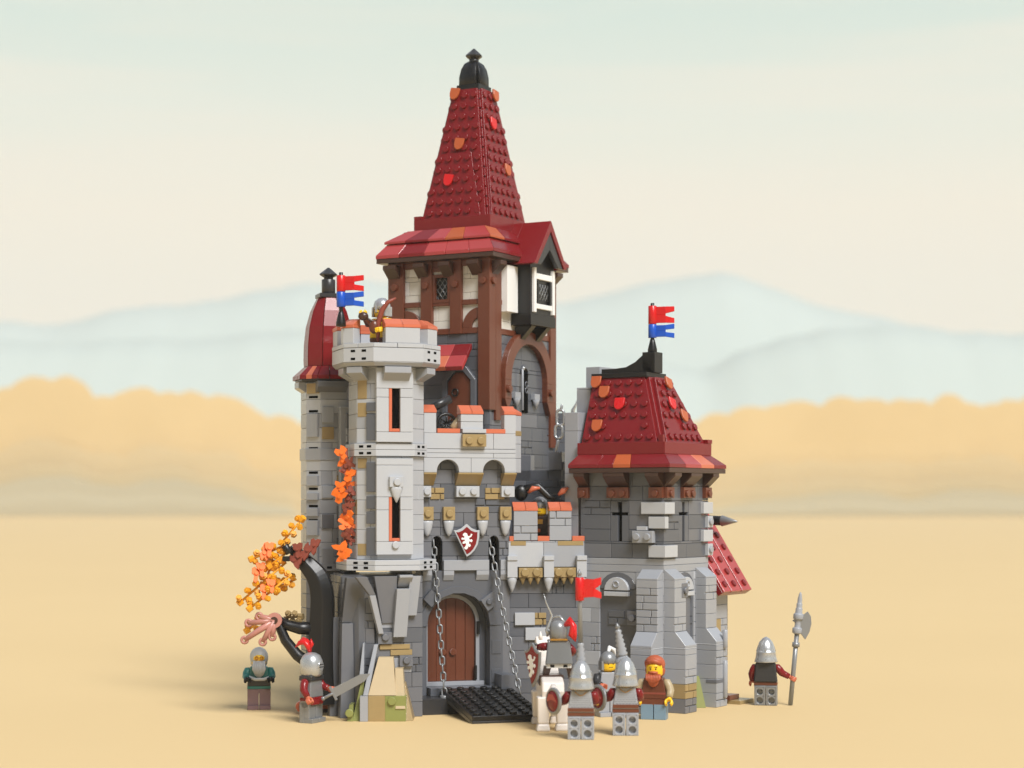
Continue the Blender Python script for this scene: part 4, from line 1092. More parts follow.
def figure(label, loc, rot, legs=LG, torso=LG, arms=DR, hands=YE, head=YE, belt=BR, poses=('down', 'down'), legL=1.6, boot=None, skirt=None, face=True, group=None, sc=1.0, print_=None, sit=False):
    o = thing('toy_figure', label, 'toy figure', loc, rot, group); o.scale = (sc, sc, sc)
    dz = legL-1.6
    for sx in (-1, 1):
        s = leg_mesh(sx, legs, legL, boot)
        if sit: s.T = I4
        l = s.build('leg', o, bevel=.03)
        if sit:
            l.matrix_local = TR(0, 0, 1.6) @ Matrix.Rotation(R(-80), 4, 'X') @ TR(0, 0, -1.6) @ Matrix.Identity(4)
            l.rotation_euler.z = R(14)*sx if False else 0
    s = MB(TR(0, 0, dz)); s.box(-.98, .98, -.45, .45, 1.72, 1.98, belt if skirt is None else skirt); s.box(-.1, .1, -.4, .4, 1.35, 1.75, legs)
    s.build('hips', o, bevel=.03)
    s = MB(TR(0, 0, dz))
    def sec(z, w, d): return [(-w, -d, z), (w, -d, z), (w, d, z), (-w, d, z)]
    s.loft(sec(1.99, .98, .5), sec(3.58, .72, .46), torso); s.cyl((0,0,3.55), (0,0,3.75), .32, .32, head)
    t = s.build('torso', o, bevel=.07, seg=2)
    if print_:
        s = MB(TR(0, 0, dz)); print_(s); s.build('torso_trim', t, bevel=0)
    for sx, ps in zip((-1, 1), poses):
        sh, el, wr = arm_pts(sx, ps); d3 = Vector((0, 0, dz)); sh += d3; el += d3; wr += d3
        s = MB(); s.tube([sh+Vector((-.12*sx, 0, .0)), sh+Vector((sx*.08, 0, -.02)), sh.lerp(el, .5)+Vector((sx*.06, .02, 0)), el, el.lerp(wr, .5), wr], [.26, .33, .33, .31, .27, .25], arms, 12)
        a = s.build('arm', o, bevel=0)
        d = (wr-el).normalized(); s = MB()
        s.cyl(wr-d*.05, wr+d*.16, .17, .17, hands, 10)
        up = Vector((0, 0, 1)); up = (up - d*up.dot(d)).normalized() if abs(d.z) < .95 else Vector((0, 1, 0))
        s.torus(wr+d*.4, .24, .1, hands, d, d.cross(up), a0=R(40), a1=R(320), n=14, k=8)
        # claw is widened vertically
        for q in (-.11, .11): s.torus(wr+d*.4+up*q, .24, .09, hands, d, d.cross(up), a0=R(40), a1=R(320), n=14, k=8)
        s.build('hand', a, bevel=0)
    s = MB(TR(0, 0, dz)); s.lathe([(.36, 3.66), (.56, 3.72), (.63, 3.86), (.63, 4.5), (.56, 4.66), (.36, 4.72), (.3, 4.72), (.3, 4.88), (.26, 4.9)], head, n=24)
    h = s.build('head', o, bevel=0)
    if face:
        s = MB(TR(0, 0, dz))
        for x in (-.2, .2): s.cyl((x, -.56, 4.27), (x, -.625, 4.27), .06, .06, BK, 8); s.box(x-.12, x+.12, -.625, -.57, 4.4, 4.44, BD)
        s.box(-.16, .16, -.64, -.6, 3.98, 4.02, BD); s.build('face_print', h, bevel=0)
    return o
def hand_pos(o, sx, pose, legL=1.6):
    sh, el, wr = arm_pts(sx, pose); d = (wr-el).normalized(); p = wr+d*.4 + Vector((0, 0, legL-1.6))
    return Matrix.Translation(o.location) @ Matrix.Rotation(o.rotation_euler.z, 4, 'Z') @ Matrix.Diagonal((*o.scale, 1)) @ p
def kettle(s, m=SI, z0=3.68):      # conical soldier helmet with flared neck guard
    s.lathe([(.6, .5), (.9, .03), (.98, 0), (.99, .05), (.9, .35), (.83, .8), (.85, .86), (.8, .9), (.77, 1.1), (.67, 1.45), (.5, 1.78), (.28, 2.03), (.04, 2.15)], m, (0, 0, z0), n=28)
    for t in (0, PI/2, PI, 3*PI/2):
        s.tube([(r*math.cos(t), r*math.sin(t), z0+z) for r, z in ((.8, .92), (.7, 1.25), (.53, 1.68), (.3, 1.95))], .045, m, 6)
def soldier_print(s):
    z = 2.25
    s.box(-.96, .96, .47, .515, 2.05, 2.32, BR)
    for i in range(6):
        for j in range(7):
            w = .86 - (i*.035)
            x = -w + 2*w*(j+.5*(i % 2)+.25)/7.2
            zz_ = 2.45+i*.16
            s.torus((x, .49-.006*i, zz_), .08, .016, CH, (1,0,0), (0,0,1), a0=R(200), a1=R(340), n=5, k=4)
    s.tube([(-.45, .475, 3.5), (-.2, .482, 3.3), (0, .485, 3.22), (.2, .482, 3.3), (.45, .475, 3.5)], .03, GD, 6)
def round_shield(loc, rot, label):
    o = thing('round_shield', label, 'shield', loc, rot, 'round shields of the front soldiers')
    s = MB(); s.lathe([(1.0, 0), (1.0, .1), (.8, .2), (.78, .15)], PS, n=28); s.v = [(x, -z, y) for x, y, z in s.v]; s.build('rim', o, bevel=0)
    s = MB(); s.lathe([(.8, .1), (.8, .17), (.35, .26), (.02, .28)], DR, n=28); s.v = [(x, -z, y) for x, y, z in s.v]; s.build('face', o, bevel=0)
    s = MB(); s.loft([(-.62, -.2, -.1), (.62, -.2, -.1), (.62, -.28, .1), (-.62, -.28, .1)], [(-.3, -.3, .5), (.3, -.3, .5), (.3, -.32, .52), (-.3, -.32, .52)], CO); s.build('emblem', o, bevel=0)
    return o
def lance(loc, label, tilt, length, flag=False):
    o = thing('lance', label, 'lance', loc, 0, 'lances of the front soldiers'); o.rotation_euler = tilt
    s = MB(); s.cyl((0,0,-1.2), (0,0,0), .16, .16, LG); s.lathe([(.2, 0), (.6, .12), (.62, .3), (.42, .5), (.36, .62)], LG)
    prof = []; 
    for i in range(13): prof.append((.42-.02*i + (.06 if i % 2 else -.05), .62+i*.17))
    s.lathe(prof, LG); s.build('grip', o, bevel=0)
    s = MB(); s.cyl((0,0,2.6), (0,0,length), .17, .13, PS); s.lathe([(.13, length), (.2, length+.1), (.03, length+.45)], PS); s.build('shaft', o, bevel=0)
    if flag:
        s = MB(); z0, z1 = length-1.75, length-.25; zm = (z0+z1)/2
        s.cyl((0,0,z0-.1), (0,0,z1+.1), .32, .32, RD)
        s.loft([(.2,-.1,z0+.1),(.2,.1,z0+.1),(.2,.1,z1),(.2,-.1,z1)], [(1.0,-.2,z0+.15),(1.0,-.05,z0+.15),(1.0,-.05,z1-.05),(1.0,-.2,z1-.05)], RD)
        s.loft([(1.0,-.2,zm-.1),(1.0,-.05,zm-.1),(1.0,-.05,z1-.05),(1.0,-.2,z1-.05)], [(1.6,.05,z1-.45),(1.6,.2,z1-.45),(1.6,.2,z1+.08),(1.6,.05,z1+.08)], RD)
        s.loft([(1.0,-.2,z0+.15),(1.0,-.05,z0+.15),(1.0,-.05,zm+.1),(1.0,-.2,zm+.1)], [(1.6,.05,z0-.0),(1.6,.2,z0-.0),(1.6,.2,z0+.45),(1.6,.05,z0+.45)], RD)
        s.build('pennant', o)
    return o
# --- the two front soldiers seen from behind
for (px, py, rz, lab, lb, sl, ll, fl, tl) in (
    (581, 739, R(176), 'soldier in a conical silver helmet seen from behind, nearer the horse', 'tall lance with a red pennant held by the soldier beside the white horse', 'round shield carried by the soldier beside the white horse', 7.6, True, (R(2), R(-1), 0)),
    (625.5, 735, R(178), 'soldier in a conical silver helmet seen from behind, beside the red-bearded figure', 'short plain lance held upright by the soldier beside the red-bearded figure', 'round shield carried by the soldier beside the red-bearded figure', 4.0, False, (R(4), R(-9), 0))):
    x, y = ground(px, py)
    f = figure(lab, (x, y, 0), rz, legs=LG, torso=LG, arms=DR, hands=YE, poses=('fwd', 'out'), print_=soldier_print, group='front soldiers', face=True)
    h = MB(); kettle(h); h.build('helmet', f, bevel=0)
    round_shield((x-1.95, y+.25, 2.75), R(-58), sl)
    hp = hand_pos(f, -1, 'fwd')
    if fl: lance((x+.05, y+1.15, 4.35), lb, tl, ll, True)
    else: lance((x-.1, y+1.1, 5.2), lb, tl, ll-1.3, False)
# --- guard with halberd
x, y = ground(766, 705)
f = figure('lone guard in a conical helmet seen from behind, holding a halberd right of the castle', (x, y, 0), R(168), legs=PS, torso=PS, arms=DR, hands=NO, poses=('side', 'down'), face=False)
h = MB(); kettle(h); h.build('helmet', f, bevel=0)
s = MB(); s.loft([(-1.0,.3,2.0),(1.0,.3,2.0),(1.0,.62,2.0),(-1.0,.62,2.0)], [(-.85,.3,3.7),(.85,.3,3.7),(.85,.55,3.7),(-.85,.55,3.7)], CH); s.build('cape', f, bevel=.1)
hp = hand_pos(f, -1, 'side')
Hb = thing('halberd', 'long grey halberd with an axe blade held by the lone guard', 'halberd', (hp.x-.26, hp.y, 0)); Hb.rotation_euler = (0, R(5.2), 0)
s = MB(); s.cyl((0,0,.05), (0,0,6.2), .2, .2, PS); s.cyl((0,0,5.0), (0,0,5.4), .32, .32, PS); s.build('shaft', Hb, bevel=0)
s = MB(); s.lathe([(.26, 6.1), (.42, 6.2), (.42, 6.6), (.26, 6.7), (.26, 7.3), (.44, 7.4), (.44, 7.8), (.3, 7.9), (.3, 8.3), (.24, 8.35), (.26, 8.7), (.2, 8.75), (.2, 9.1), (.12, 9.5), (.04, 9.7)], LG, n=12)
s.prism_xz([(.2, 6.3), (.75, 5.7), (1.05, 6.4), (1.15, 7.1), (1.05, 7.7), (.75, 8.1), (.2, 7.6)], -.12, .12, PS); s.prism_xz([(-.15, 7.0), (-.5, 7.2), (-.15, 7.5)][::-1], -.07, .07, PS); s.build('axe_head', Hb)
# --- red-bearded figure
x, y = ground(654.5, 719)
f = figure('red-bearded figure in a brown apron and tan sleeves standing by the buttress', (x, y, 0), R(-14), legs=SB, torso=BR, arms=TB, hands=YE, poses=('down', 'down'), legL=1.15, skirt=BR, sc=1.06, print_=lambda s: (s.box(-.94, .94, -.515, -.48, 2.35, 2.5, RB), s.box(-.97, .97, -.54, -.3, 1.55, 2.0, BR)))
h = MB(TR(0, 0, -.45)); h.ball((0, .18, 4.6), (.8, .66, .68), HR); h.ball((0, .3, 4.1), (.78, .55, .7), HR); h.tube([(-.6, -.35, 4.7), (0, -.58, 4.88), (.6, -.35, 4.7)], .19, HR, 8); h.build('hair', f, bevel=0)
h = MB(TR(0, 0, -.45)); rb = random.Random(7)
h.ball((0, -.48, 3.62), (.58, .3, .38), HR); h.ball((0, -.55, 3.4), (.42, .25, .5), HR)
for i in range(9): 
    a = -.5+i*.125; h.tube([(a, -.62, 3.88), (a*.95, -.8, 3.55), (a*.55, -.72, 3.0+abs(a)*.5)], [.09, .1, .03], HR, 6)
h.tube([(-.35, -.62, 3.98), (0, -.72, 4.02), (.35, -.62, 3.98)], .1, HR, 7)
h.build('beard', f, bevel=0)
# --- figure behind the soldiers
x, y = ground(608, 716)
f = figure('figure in a winged silver helmet facing out between the two front soldiers', (x, y, 0), R(20), legs=LG, torso=LG, arms=CH, hands=NO, poses=('fwd', 'down'), belt=CH)
h = MB(); h.lathe([(.68, 4.3), (.7, 4.6), (.6, 4.95), (.3, 5.2), (.03, 5.26)], PS, n=20); h.tube([(.05, .1, 5.1), (.3, .4, 5.5), (.75, .55, 5.3), (.9, .6, 4.7)], [.12, .2, .2, .05], WH, 8); h.box(-.72, -.5, -.4, .3, 3.75, 4.5, PS); h.box(.5, .72, -.4, .3, 3.75, 4.5, PS); h.build('helmet', f, bevel=.02)
# --- bearded figure left
x, y = ground(259, 709)
f = figure('long-bearded figure in teal robe and grey hood standing left of the black tree', (x, y, 0), R(8), legs=MV, torso=TE, arms=TE, hands=BK, poses=('fwd', 'fwd'), boot=MV, belt=TE, skirt=TE)
h = MB(); h.ball((0, .1, 4.35), (.78, .78, .85), BG); h.T = I4; h.ball((0, .25, 3.9), (.72, .55, .5), BG); h.build('hood', f, bevel=0)
h = MB(); h.ball((0, -.34, 4.3), (.52, .44, .36), YE)
for x_ in (-.2, .2): h.torus((x_, -.78, 4.32), .13, .035, DO, (1,0,0), (0,0,1))
h.build('face', f, bevel=.04)
h = MB(); h.ball((0, -.55, 3.55), (.52, .28, .65), BG); 
for i in range(7):
    a = -.42+i*.14; h.tube([(a, -.65, 4.05), (a*1.1, -.82, 3.4), (a*.7, -.72, 2.6+abs(a)*.6)], [.1, .13, .03], BG, 6)
h.build('beard', f, bevel=0)
s = MB(); s.tube([(-.85, -.6, 2.75), (-.3, -.75, 2.55), (.4, -.75, 2.55), (1.0, -.6, 2.75)], .14, BG, 8); s.box(-.95, .95, -.53, .53, 1.98, 2.5, CH); s.build('sash', f, bevel=.03)
# --- knight with sword
x, y = ground(311.5, 722)
f = figure('armoured knight with a red plume and round silver helmet standing before the black tree', (x, y, 0), R(62), legs=PS, torso=PS, arms=DR, hands=NO, poses=('down', 'fwd'), belt=DR, face=False)
h = MB(); h.lathe([(.62, 3.62), (.78, 3.75), (.82, 4.2), (.78, 4.7), (.6, 5.05), (.3, 5.22), (.03, 5.26)], SI, n=24)
h.torus((0, -.6, 4.35), .36, .06, SI, (1,0,0), (0,0,1)); h.cyl((0, -.7, 4.35), (0, -.84, 4.35), .34, .3, SI)
for z in (4.25, 4.42): h.box(-.28, .28, -.87, -.7, z, z+.06, BK)
h.v = [(a*1.12, b_*1.12, 3.6+(c_-3.6)*1.15) for a, b_, c_ in h.v]; h.build('helmet', f, bevel=0)
h = MB(TR(0, 0, .35)); 
for dx in (-.12, 0, .12): h.tube([(0+dx*.3, .15, 5.15), (dx, .25, 5.6), (dx, .55, 5.95), (dx*2, .95, 6.0+dx), (dx*3, 1.3, 5.75+dx*2)], [.1, .22, .26, .2, .04], RD, 8)
h.tube([(0, .2, 5.3), (0, -.05, 5.8), (0, .05, 6.2)], [.1, .16, .04], RD, 8); h.build('plume', f, bevel=0)
h = MB(); h.box(-.9, .9, -.6, .6, 3.3, 3.7, CH); h.build('collar', f, bevel=.06)
h = MB(); h.box(-.75, .75, -.62, -.4, 1.4, 2.0, DR); h.build('tabard', f, bevel=.06)
hp = hand_pos(f, 1, 'fwd')
Sw = thing('sword', 'broad silver sword pointed towards the rocks by the plumed knight', 'sword', (hp.x-.1, hp.y-.6, hp.z-.35)); Sw.rotation_euler = (0, R(62), R(-6))
s = MB(); s.loft([(-.38,-.08,.3),(.38,-.08,.3),(.38,.08,.3),(-.38,.08,.3)], [(-.32,-.06,2.9),(.32,-.06,2.9),(.32,.06,2.9),(-.32,.06,2.9)], PS); s.loft([(-.32,-.06,2.9),(.32,-.06,2.9),(.32,.06,2.9),(-.32,.06,2.9)], [(-.01,-.02,3.6),(.01,-.02,3.6),(.01,.02,3.6),(-.01,.02,3.6)], PS); s.build('blade', Sw, bevel=.01)
s = MB(); s.cyl((0,0,-.6), (0,0,.25), .12, .12, PS); s.box(-.6, .6, -.1, .1, .15, .35, PS); s.ball((0,0,-.65), .17, PS); s.build('hilt', Sw)
# --- archer on the eight-sided tower
p = A(-1.1, -1.7, ZT(346)-.6)
f = figure('archer in silver helmet aiming a brown bow from the eight-sided tower top', (p.x, p.y, ZT(346)-1.2), R(-40), legs=BR, torso=YE, arms=BR, hands=YE, poses=('up', 'fwd'))
h = MB(); h.lathe([(.66, 4.25), (.7, 4.6), (.6, 4.95), (.3, 5.2), (.03, 5.26)], SI, n=20); h.box(-.76, -.58, -.45, .4, 3.7, 4.5, SI); h.box(.58, .76, -.45, .4, 3.7, 4.5, SI); h.box(-.07, .07, -.78, -.6, 4.0, 4.6, SI); h.build('helmet', f, bevel=.03)
bo = thing('bow', 'curved brown bow held above the eight-sided tower battlement', 'bow', (at(384, p.y-1.2), p.y-1.2, 0))
yb = p.y-1.2; X = lambda px: at(px, yb)-bo.location.x
s = MB(); s.tube([(X(378), 0, zat(342, yb)), (X(378), 0, zat(330, yb)), (X(378.5), 0, zat(322, yb)), (X(382), 0, zat(310, yb)), (X(388), 0, zat(302, yb)), (X(396), 0, zat(298, yb))], [.1, .2, .22, .22, .17, .08], RB, 8); s.build('bow_stave', bo, bevel=0)
s = MB(); s.tube([(X(363), -.2, zat(317, yb)), (X(372), -.1, zat(321, yb)), (X(384), .3, zat(320, yb))], [.1, .1, .1], BD, 8); s.ball((X(363.5), -.2, zat(316.5, yb)), (.42, .3, .35), BD); s.ball((X(374), -.05, zat(327, yb)), (.4, .25, .55), BR); s.build('quiver', bo, bevel=0)
# --- figure in the curtain wall gap
wy = WY+3.0; wx = at(540, wy)
f = figure('archer in silver helmet and yellow tunic behind the gap of the curtain wall', (wx, wy, ZW(541)-1.5), R(-8), legs=DR, torso=PM, arms=BK, hands=YE, poses=('fwd', 'up'), belt=BK, print_=lambda s: (s.box(-.4, .3, -.54, -.44, 2.9, 3.3, GD), s.box(-.5, .1, -.54, -.46, 2.2, 2.5, DO)))
h = MB(); h.lathe([(.66, 4.25), (.7, 4.6), (.6, 4.95), (.3, 5.2), (.03, 5.26)], SI, n=20); h.box(-.76, -.58, -.45, .4, 3.7, 4.5, SI); h.box(.58, .76, -.45, .4, 3.7, 4.5, SI); h.build('helmet', f, bevel=.03)
cb = thing('crossbow', 'dark crossbow with copper-coloured limbs above the curtain wall', 'crossbow', (wx, wy-1.2, 0))
yb = wy-1.2; X = lambda px: at(px, yb)-wx
s = MB(); s.tube([(X(519), 0, zat(497, yb)), (X(526), 0, zat(488, yb)), (X(538), 0, zat(486, yb)), (X(549), 0, zat(497, yb)), (X(556), 0, zat(499, yb))], [.15, .3, .35, .28, .2], BK, 8); s.ball((X(521), 0, zat(493, yb)), (.6, .4, .7), BK); s.build('stock', cb, bevel=0)
s = MB(); s.tube([(X(528), -.4, zat(493, yb)), (X(533), -.4, zat(488.5, yb)), (X(540), -.4, zat(488, yb))], [.1, .25, .1], NO, 8); s.build('limb', cb, bevel=0); s = MB(); s.tube([(X(558), -.4, zat(495, yb)), (X(563), -.4, zat(491, yb)), (X(568), -.4, zat(487.5, yb))], [.1, .28, .1], NO, 8); s.build('limb', cb, bevel=0)
# --- cannon on the gatehouse roof
p = A(4.6, 2.2, 0); cn = thing('cannon', 'small black spoked-wheel cannon aiming up behind the gatehouse battlement', 'cannon', (p.x, p.y, ZG(436)), AR)
s = MB(); s.torus((.6, -.8, 1.1), .8, .14, BK, (1,0,0), (0,0,1), n=18)
for k in range(8): s.cyl((.6, -.8, 1.1), (.6+.8*math.cos(k*PI/4), -.8, 1.1+.8*math.sin(k*PI/4)), .07, .07, BK, 6)
s.build('wheel', cn, bevel=0)
s = MB(); s.cyl((-1.2, -.3, 2.0), (-.8, -.3, 2.25), .2, .42, SI); s.cyl((-.8, -.3, 2.25), (1.1, -.3, 3.2), .42, .36, CH); s.build('barrel', cn, bevel=0)
s = MB(); s.tube([(1.0, -1.2, .6), (1.3, -1.2, .9), (1.6, -1.2, 1.6)], [.35, .4, .2], TN, 8); s.build('sack', cn, bevel=0)

# ================================================================== HORSE AND RIDER
x, y = ground(553, 731)
Hs = thing('horse', 'white horse seen from behind beside the drawbridge carrying a knight', 'horse', (x, y, 0), R(4))
s = MB()     # body runs away from the camera (+y)
body = [(-.15, 1.9), (-.35, 3.0), (-.1, 3.7), (.8, 4.0), (4.0, 4.0), (4.6, 4.3), (5.0, 5.2), (5.3, 6.3), (6.1, 6.8), (7.0, 6.2), (7.6, 5.2), (7.3, 4.9), (6.5, 5.3), (6.3, 4.2), (6.0, 3.0), (5.4, 2.1), (1.4, 1.9)]
s.prism_yz(body[::-1], -.85, .85, IV)
b_ = s.build('body', Hs, bevel=.16, seg=3)
for (cx_, cy_, nm) in ((-.72, .2, 0), (.72, .35, 0), (-.72, 4.9, 0), (.72, 5.2, 0)):
    s = MB(); s.loft([(cx_-.55, cy_-.55, 0), (cx_+.5, cy_-.55, 0), (cx_+.5, cy_+.6, 0), (cx_-.55, cy_+.6, 0)], [(cx_-.45, cy_-.45, .55), (cx_+.42, cy_-.45, .55), (cx_+.42, cy_+.45, .55), (cx_-.45, cy_+.45, .55)], IV)
    s.loft([(cx_-.42, cy_-.42, .55), (cx_+.4, cy_-.42, .55), (cx_+.4, cy_+.42, .55), (cx_-.42, cy_+.42, .55)], [(cx_-.5, cy_-.6, 2.6), (cx_+.48, cy_-.6, 2.6), (cx_+.48, cy_+.75, 2.6), (cx_-.5, cy_+.75, 2.6)], IV)
    s.build('leg', Hs, bevel=.12, seg=2)
s = MB(); s.tube([(0, -.3, 3.5), (0, -.65, 3.1), (0.05, -.7, 2.3), (.05, -.6, 1.5)], [.2, .32, .36, .12], IV, 10, sx=1.0); s.build('tail', Hs, bevel=0)
s = MB(); s.box(-.95, .95, 1.2, 2.9, 3.3, 4.12, BD); s.build('saddle', Hs, bevel=.08)
s = MB(); 
for e in (-.45, .45): s.cyl((e, 5.75, 6.5), (e, 5.75, 7.15), .2, .04, IV, 8)
s.build('ear', Hs, bevel=0)
# rider
rx, ry = x+.45, y+1.7
f = thing('toy_figure', 'mounted knight in grey cape with a red plume sitting on the white horse', 'toy figure', (rx, ry, 3.0), R(183))
s = MB(); s.loft([(-.98,-.5,1.99),(.98,-.5,1.99),(.98,.5,1.99),(-.98,.5,1.99)], [(-.72,-.46,3.58),(.72,-.46,3.58),(.72,.46,3.58),(-.72,.46,3.58)], PS); s.cyl((0,0,3.5),(0,0,3.8),.32,.32,PS); s.build('torso', f, bevel=.06)
s = MB(); s.box(-.97, .97, -.45, .48, 1.65, 1.98, WH); 
for e in (-.5, .5): s.box(e-.16, e+.16, .44, .5, 1.7, 1.92, BK)
s.build('hips', f)
for sx in (-1, 1):
    s = MB(); s.loft([(sx*.95, -.9, .2), (sx*1.35, -.9, .2), (sx*1.35, -.1, .2), (sx*.95, -.1, .2)], [(sx*.55, -.4, 1.8), (sx*1.1, -.4, 1.8), (sx*1.1, .45, 1.8), (sx*.55, .45, 1.8)], BD if sx > 0 else BD); s.box(sx*.95, sx*1.4, -1.1, -.05, -.1, .3, DO); s.build('leg', f, bevel=.04)
s = MB(); s.loft([(-1.05,.42,1.95),(1.05,.42,1.95),(1.05,.75,1.95),(-1.05,.75,1.95)], [(-.85,.3,3.75),(.85,.3,3.75),(.85,.55,3.75),(-.85,.55,3.75)], PS); s.box(-.85, .85, -.5, .55, 3.6, 3.8, PS); s.build('cape', f, bevel=.1, seg=2)
s = MB(); s.lathe([(.5, 3.7), (.66, 3.8), (.68, 4.3), (.68, 4.75), (.55, 5.1), (.3, 5.25), (.03, 5.28)], PS, n=24); s.box(-.66, .66, .3, .7, 3.78, 3.9, GD); h = s.build('helmet', f, bevel=0)
s = MB(); s.tube([(.3, -.55, 4.2), (.75, -.75, 4.9), (.3, -.55, 5.5), (-.1, .0, 5.6), (-.55, .2, 5.0)], [.14, .1, .08, .1, .08], SI, 7); s.tube([(.6, -.6, 4.1), (.85, -.7, 4.5), (.45, -.5, 5.6), (.9, -.5, 6.6), (1.1, -.4, 7.3)], [.3, .12, .08, .05, .02], SI, 7); s.build('helmet_crest', h, bevel=0)
s = MB()
for k in (-.15, .1): s.tube([(-.4, .35, 4.9), (-.85, .55, 5.25+k), (-1.1, .7, 4.9), (-1.0+k, .8, 4.2), (-1.25, .8, 3.7)], [.12, .25, .26, .22, .04], RD, 8)
s.build('plume', h, bevel=0)
s = MB(); s.tube([(.75, 0, 3.3), (1.15, -.05, 3.25), (1.5, -.35, 3.2)], [.3, .33, .26], DR, 10); a = s.build('arm', f, bevel=0)
s = MB(); s.torus((1.75, -.5, 3.2), .22, .1, CH, (1,0,0), (0,0,1)); s.build('hand', a, bevel=0)
s = MB(); s.tube([(-.75, 0, 3.3), (-1.1, -.2, 2.9), (-1.1, -.7, 2.7)], [.3, .33, .26], DR, 10); a = s.build('arm', f, bevel=0)
s = MB(); s.torus((-1.1, -1.0, 2.7), .22, .1, CH, (0,1,0), (1,0,0)); s.build('hand', a, bevel=0)
ks = thing('kite_shield', 'pointed red shield with a white lion carried on the mounted knight\'s arm', 'shield', (rx-2.05, ry-.9, zat(665, ry-.9)), R(-58))
s = MB(); s.prism_xz(shield_outline(0, 0, 2.2, 3.4), 0, .18, PS); s.build('rim', ks)
s = MB(); s.prism_xz(shield_outline(0, .0, 1.8, 2.9), -.05, .02, DR); s.build('face', ks)
s = MB(); lion(s, I4, 0, 0, 1.0, -.08, -.04, WH); s.build('lion_emblem', ks, bevel=0)
# horse head protection seen beside the rider's arm
s = MB(); s.T = I4

# ================================================================== TREE
ty_ = -.5
tx0 = at(320, ty_)
Tr = thing('autumn_tree', 'black curved tree with amber and orange leaves left of the castle', 'tree', (tx0, ty_, 0))
LX = lambda px, y=0: at(px, ty_+y)-tx0
LZ = lambda py, y=0: zat(py, ty_+y)
s = MB()
tr = [(321, 704), (321, 662), (322, 622), (323, 596), (319, 578), (310, 567), (299, 556), (291, 546)]
wd = [1.15, 1.0, .95, .92, .85, .72, .55, .35]
rows = []
for rep in (0, 1, 2):
    tn, wn = [tr[0]], [wd[0]]
    for k in range(len(tr)-1):
        (xa, ya), (xb, yb_) = tr[k], tr[k+1]; wa, wb = wd[k], wd[k+1]
        tn += [(xa*.75+xb*.25, ya*.75+yb_*.25), (xa*.25+xb*.75, ya*.25+yb_*.75)]; wn += [wa*.75+wb*.25, wa*.25+wb*.75]
    tr, wd = tn+[tr[-1]], wn+[wd[-1]]
    if rep == 1: break
for (px, py), w in zip(tr, wd):
    i = len(rows); rows.append((LX(px), LZ(py), w))
secs = []
for i in range(len(rows)):
    (x0, z0, w0) = rows[i]; (xa, za_, _), (xb, zb_, _) = rows[max(i-1, 0)], rows[min(i+1, len(rows)-1)]
    d = Vector((xb-xa, zb_-za_)).normalized(); n_ = Vector((d.y, -d.x))
    secs.append([(x0-n_.x*w0, -.8*w0, z0-n_.y*w0), (x0+n_.x*w0*.1, -1.0*w0, z0+n_.y*w0*.1), (x0+n_.x*w0, -.5*w0, z0+n_.y*w0), (x0+n_.x*w0, .8*w0, z0+n_.y*w0), (x0-n_.x*w0, .8*w0, z0-n_.y*w0)])
s.rings(secs, BK, False)
s.build('trunk', Tr, bevel=.06)
for pts, r in (([(312, 628), (300, 628), (288, 625), (279, 619)], [.55, .5, .42, .3]), ([(311, 664), (298, 655), (286, 640), (280, 626), (275, 618)], [.5, .46, .42, .38, .3])):
    s = MB(); s.tube([(LX(a), -.3, LZ(c)) for a, c in pts], r, BK, 10); s.build('branch', Tr, bevel=0)
def sprig(mb, p0, p1, m, rng, n=7, r=.25, y0=0):
    x0, z0 = LX(p0[0]), LZ(p0[1]); x1, z1 = LX(p1[0]), LZ(p1[1]); d = Vector((x1-x0, 0, z1-z0)); L = d.length; d.normalize(); nn_ = Vector((-d.z, 0, d.x))
    mb.tube([(x0, y0, z0), (x1, y0, z1)], .1, m, 6)
    for i in range(n):
        t = (i+.5)/n; sg = 1 if i % 2 else -1
        c = Vector((x0, y0, z0)) + d*L*t + nn_*sg*.3 + Vector((0, rng.uniform(-.5, .3), 0))
        q = Vector((x0, y0, z0)) + d*L*t
        mb.tube([q, c], .1, m, 5)
        ax = (Vector((0, -1, 0)) + d*rng.uniform(-.7, .7) + nn_*rng.uniform(-.6, .6)).normalized()
        mb.cyl(c-ax*.17, c+ax*.17, r*1.05, r*1.05, m, 6, False); mb.cyl(c+ax*.17, c+ax*.32, r*.6, r*.6, m, 8)
    e = Vector((x1, y0, z1)); ax = (Vector((0, -.4, 0))+d).normalized(); mb.cyl(e-ax*.2, e+ax*.22, r*1.15, r*1.1, m, 6, False)
rng = random.Random(12)
for p0, p1, n, y0 in (((283, 541), (302, 519), 6, .2), ((286, 545), (252, 559), 8, -.3), ((287, 562), (241, 602), 11, -.5), ((293, 574), (251, 608), 9, -.8), ((296, 579), (272, 590), 6, .2), ((275, 560), (262, 585), 6, 0), ((288, 552), (270, 566), 5, -.6)):
    s = MB(); sprig(s, p0, p1, AM, rng, n, y0=y0); s.build('leaf_sprig', Tr, bevel=0)
s = MB(); sprig(s, (283, 618), (300, 617), DT, rng, 5, y0=.5); s.build('leaf_sprig', Tr, bevel=0); s = MB(); sprig(s, (262, 620), (246, 631), AM, rng, 3, y0=.6); s.build('leaf_sprig', Tr, bevel=0)
def leaf3(mb, px, py, ang, m, sc=1.0, y0=-1.0):
    c = Vector((LX(px), y0, LZ(py)))
    for k, L in ((0, 1.0), (.75, .65), (-.75, .65), (PI, .5)):
        d = Vector((math.cos(ang+k), -.15, math.sin(ang+k)))
        mb.tube([c, c+d*L*.5*sc, c+d*L*sc], [.12*sc, .3*sc, .1*sc], m, 7)
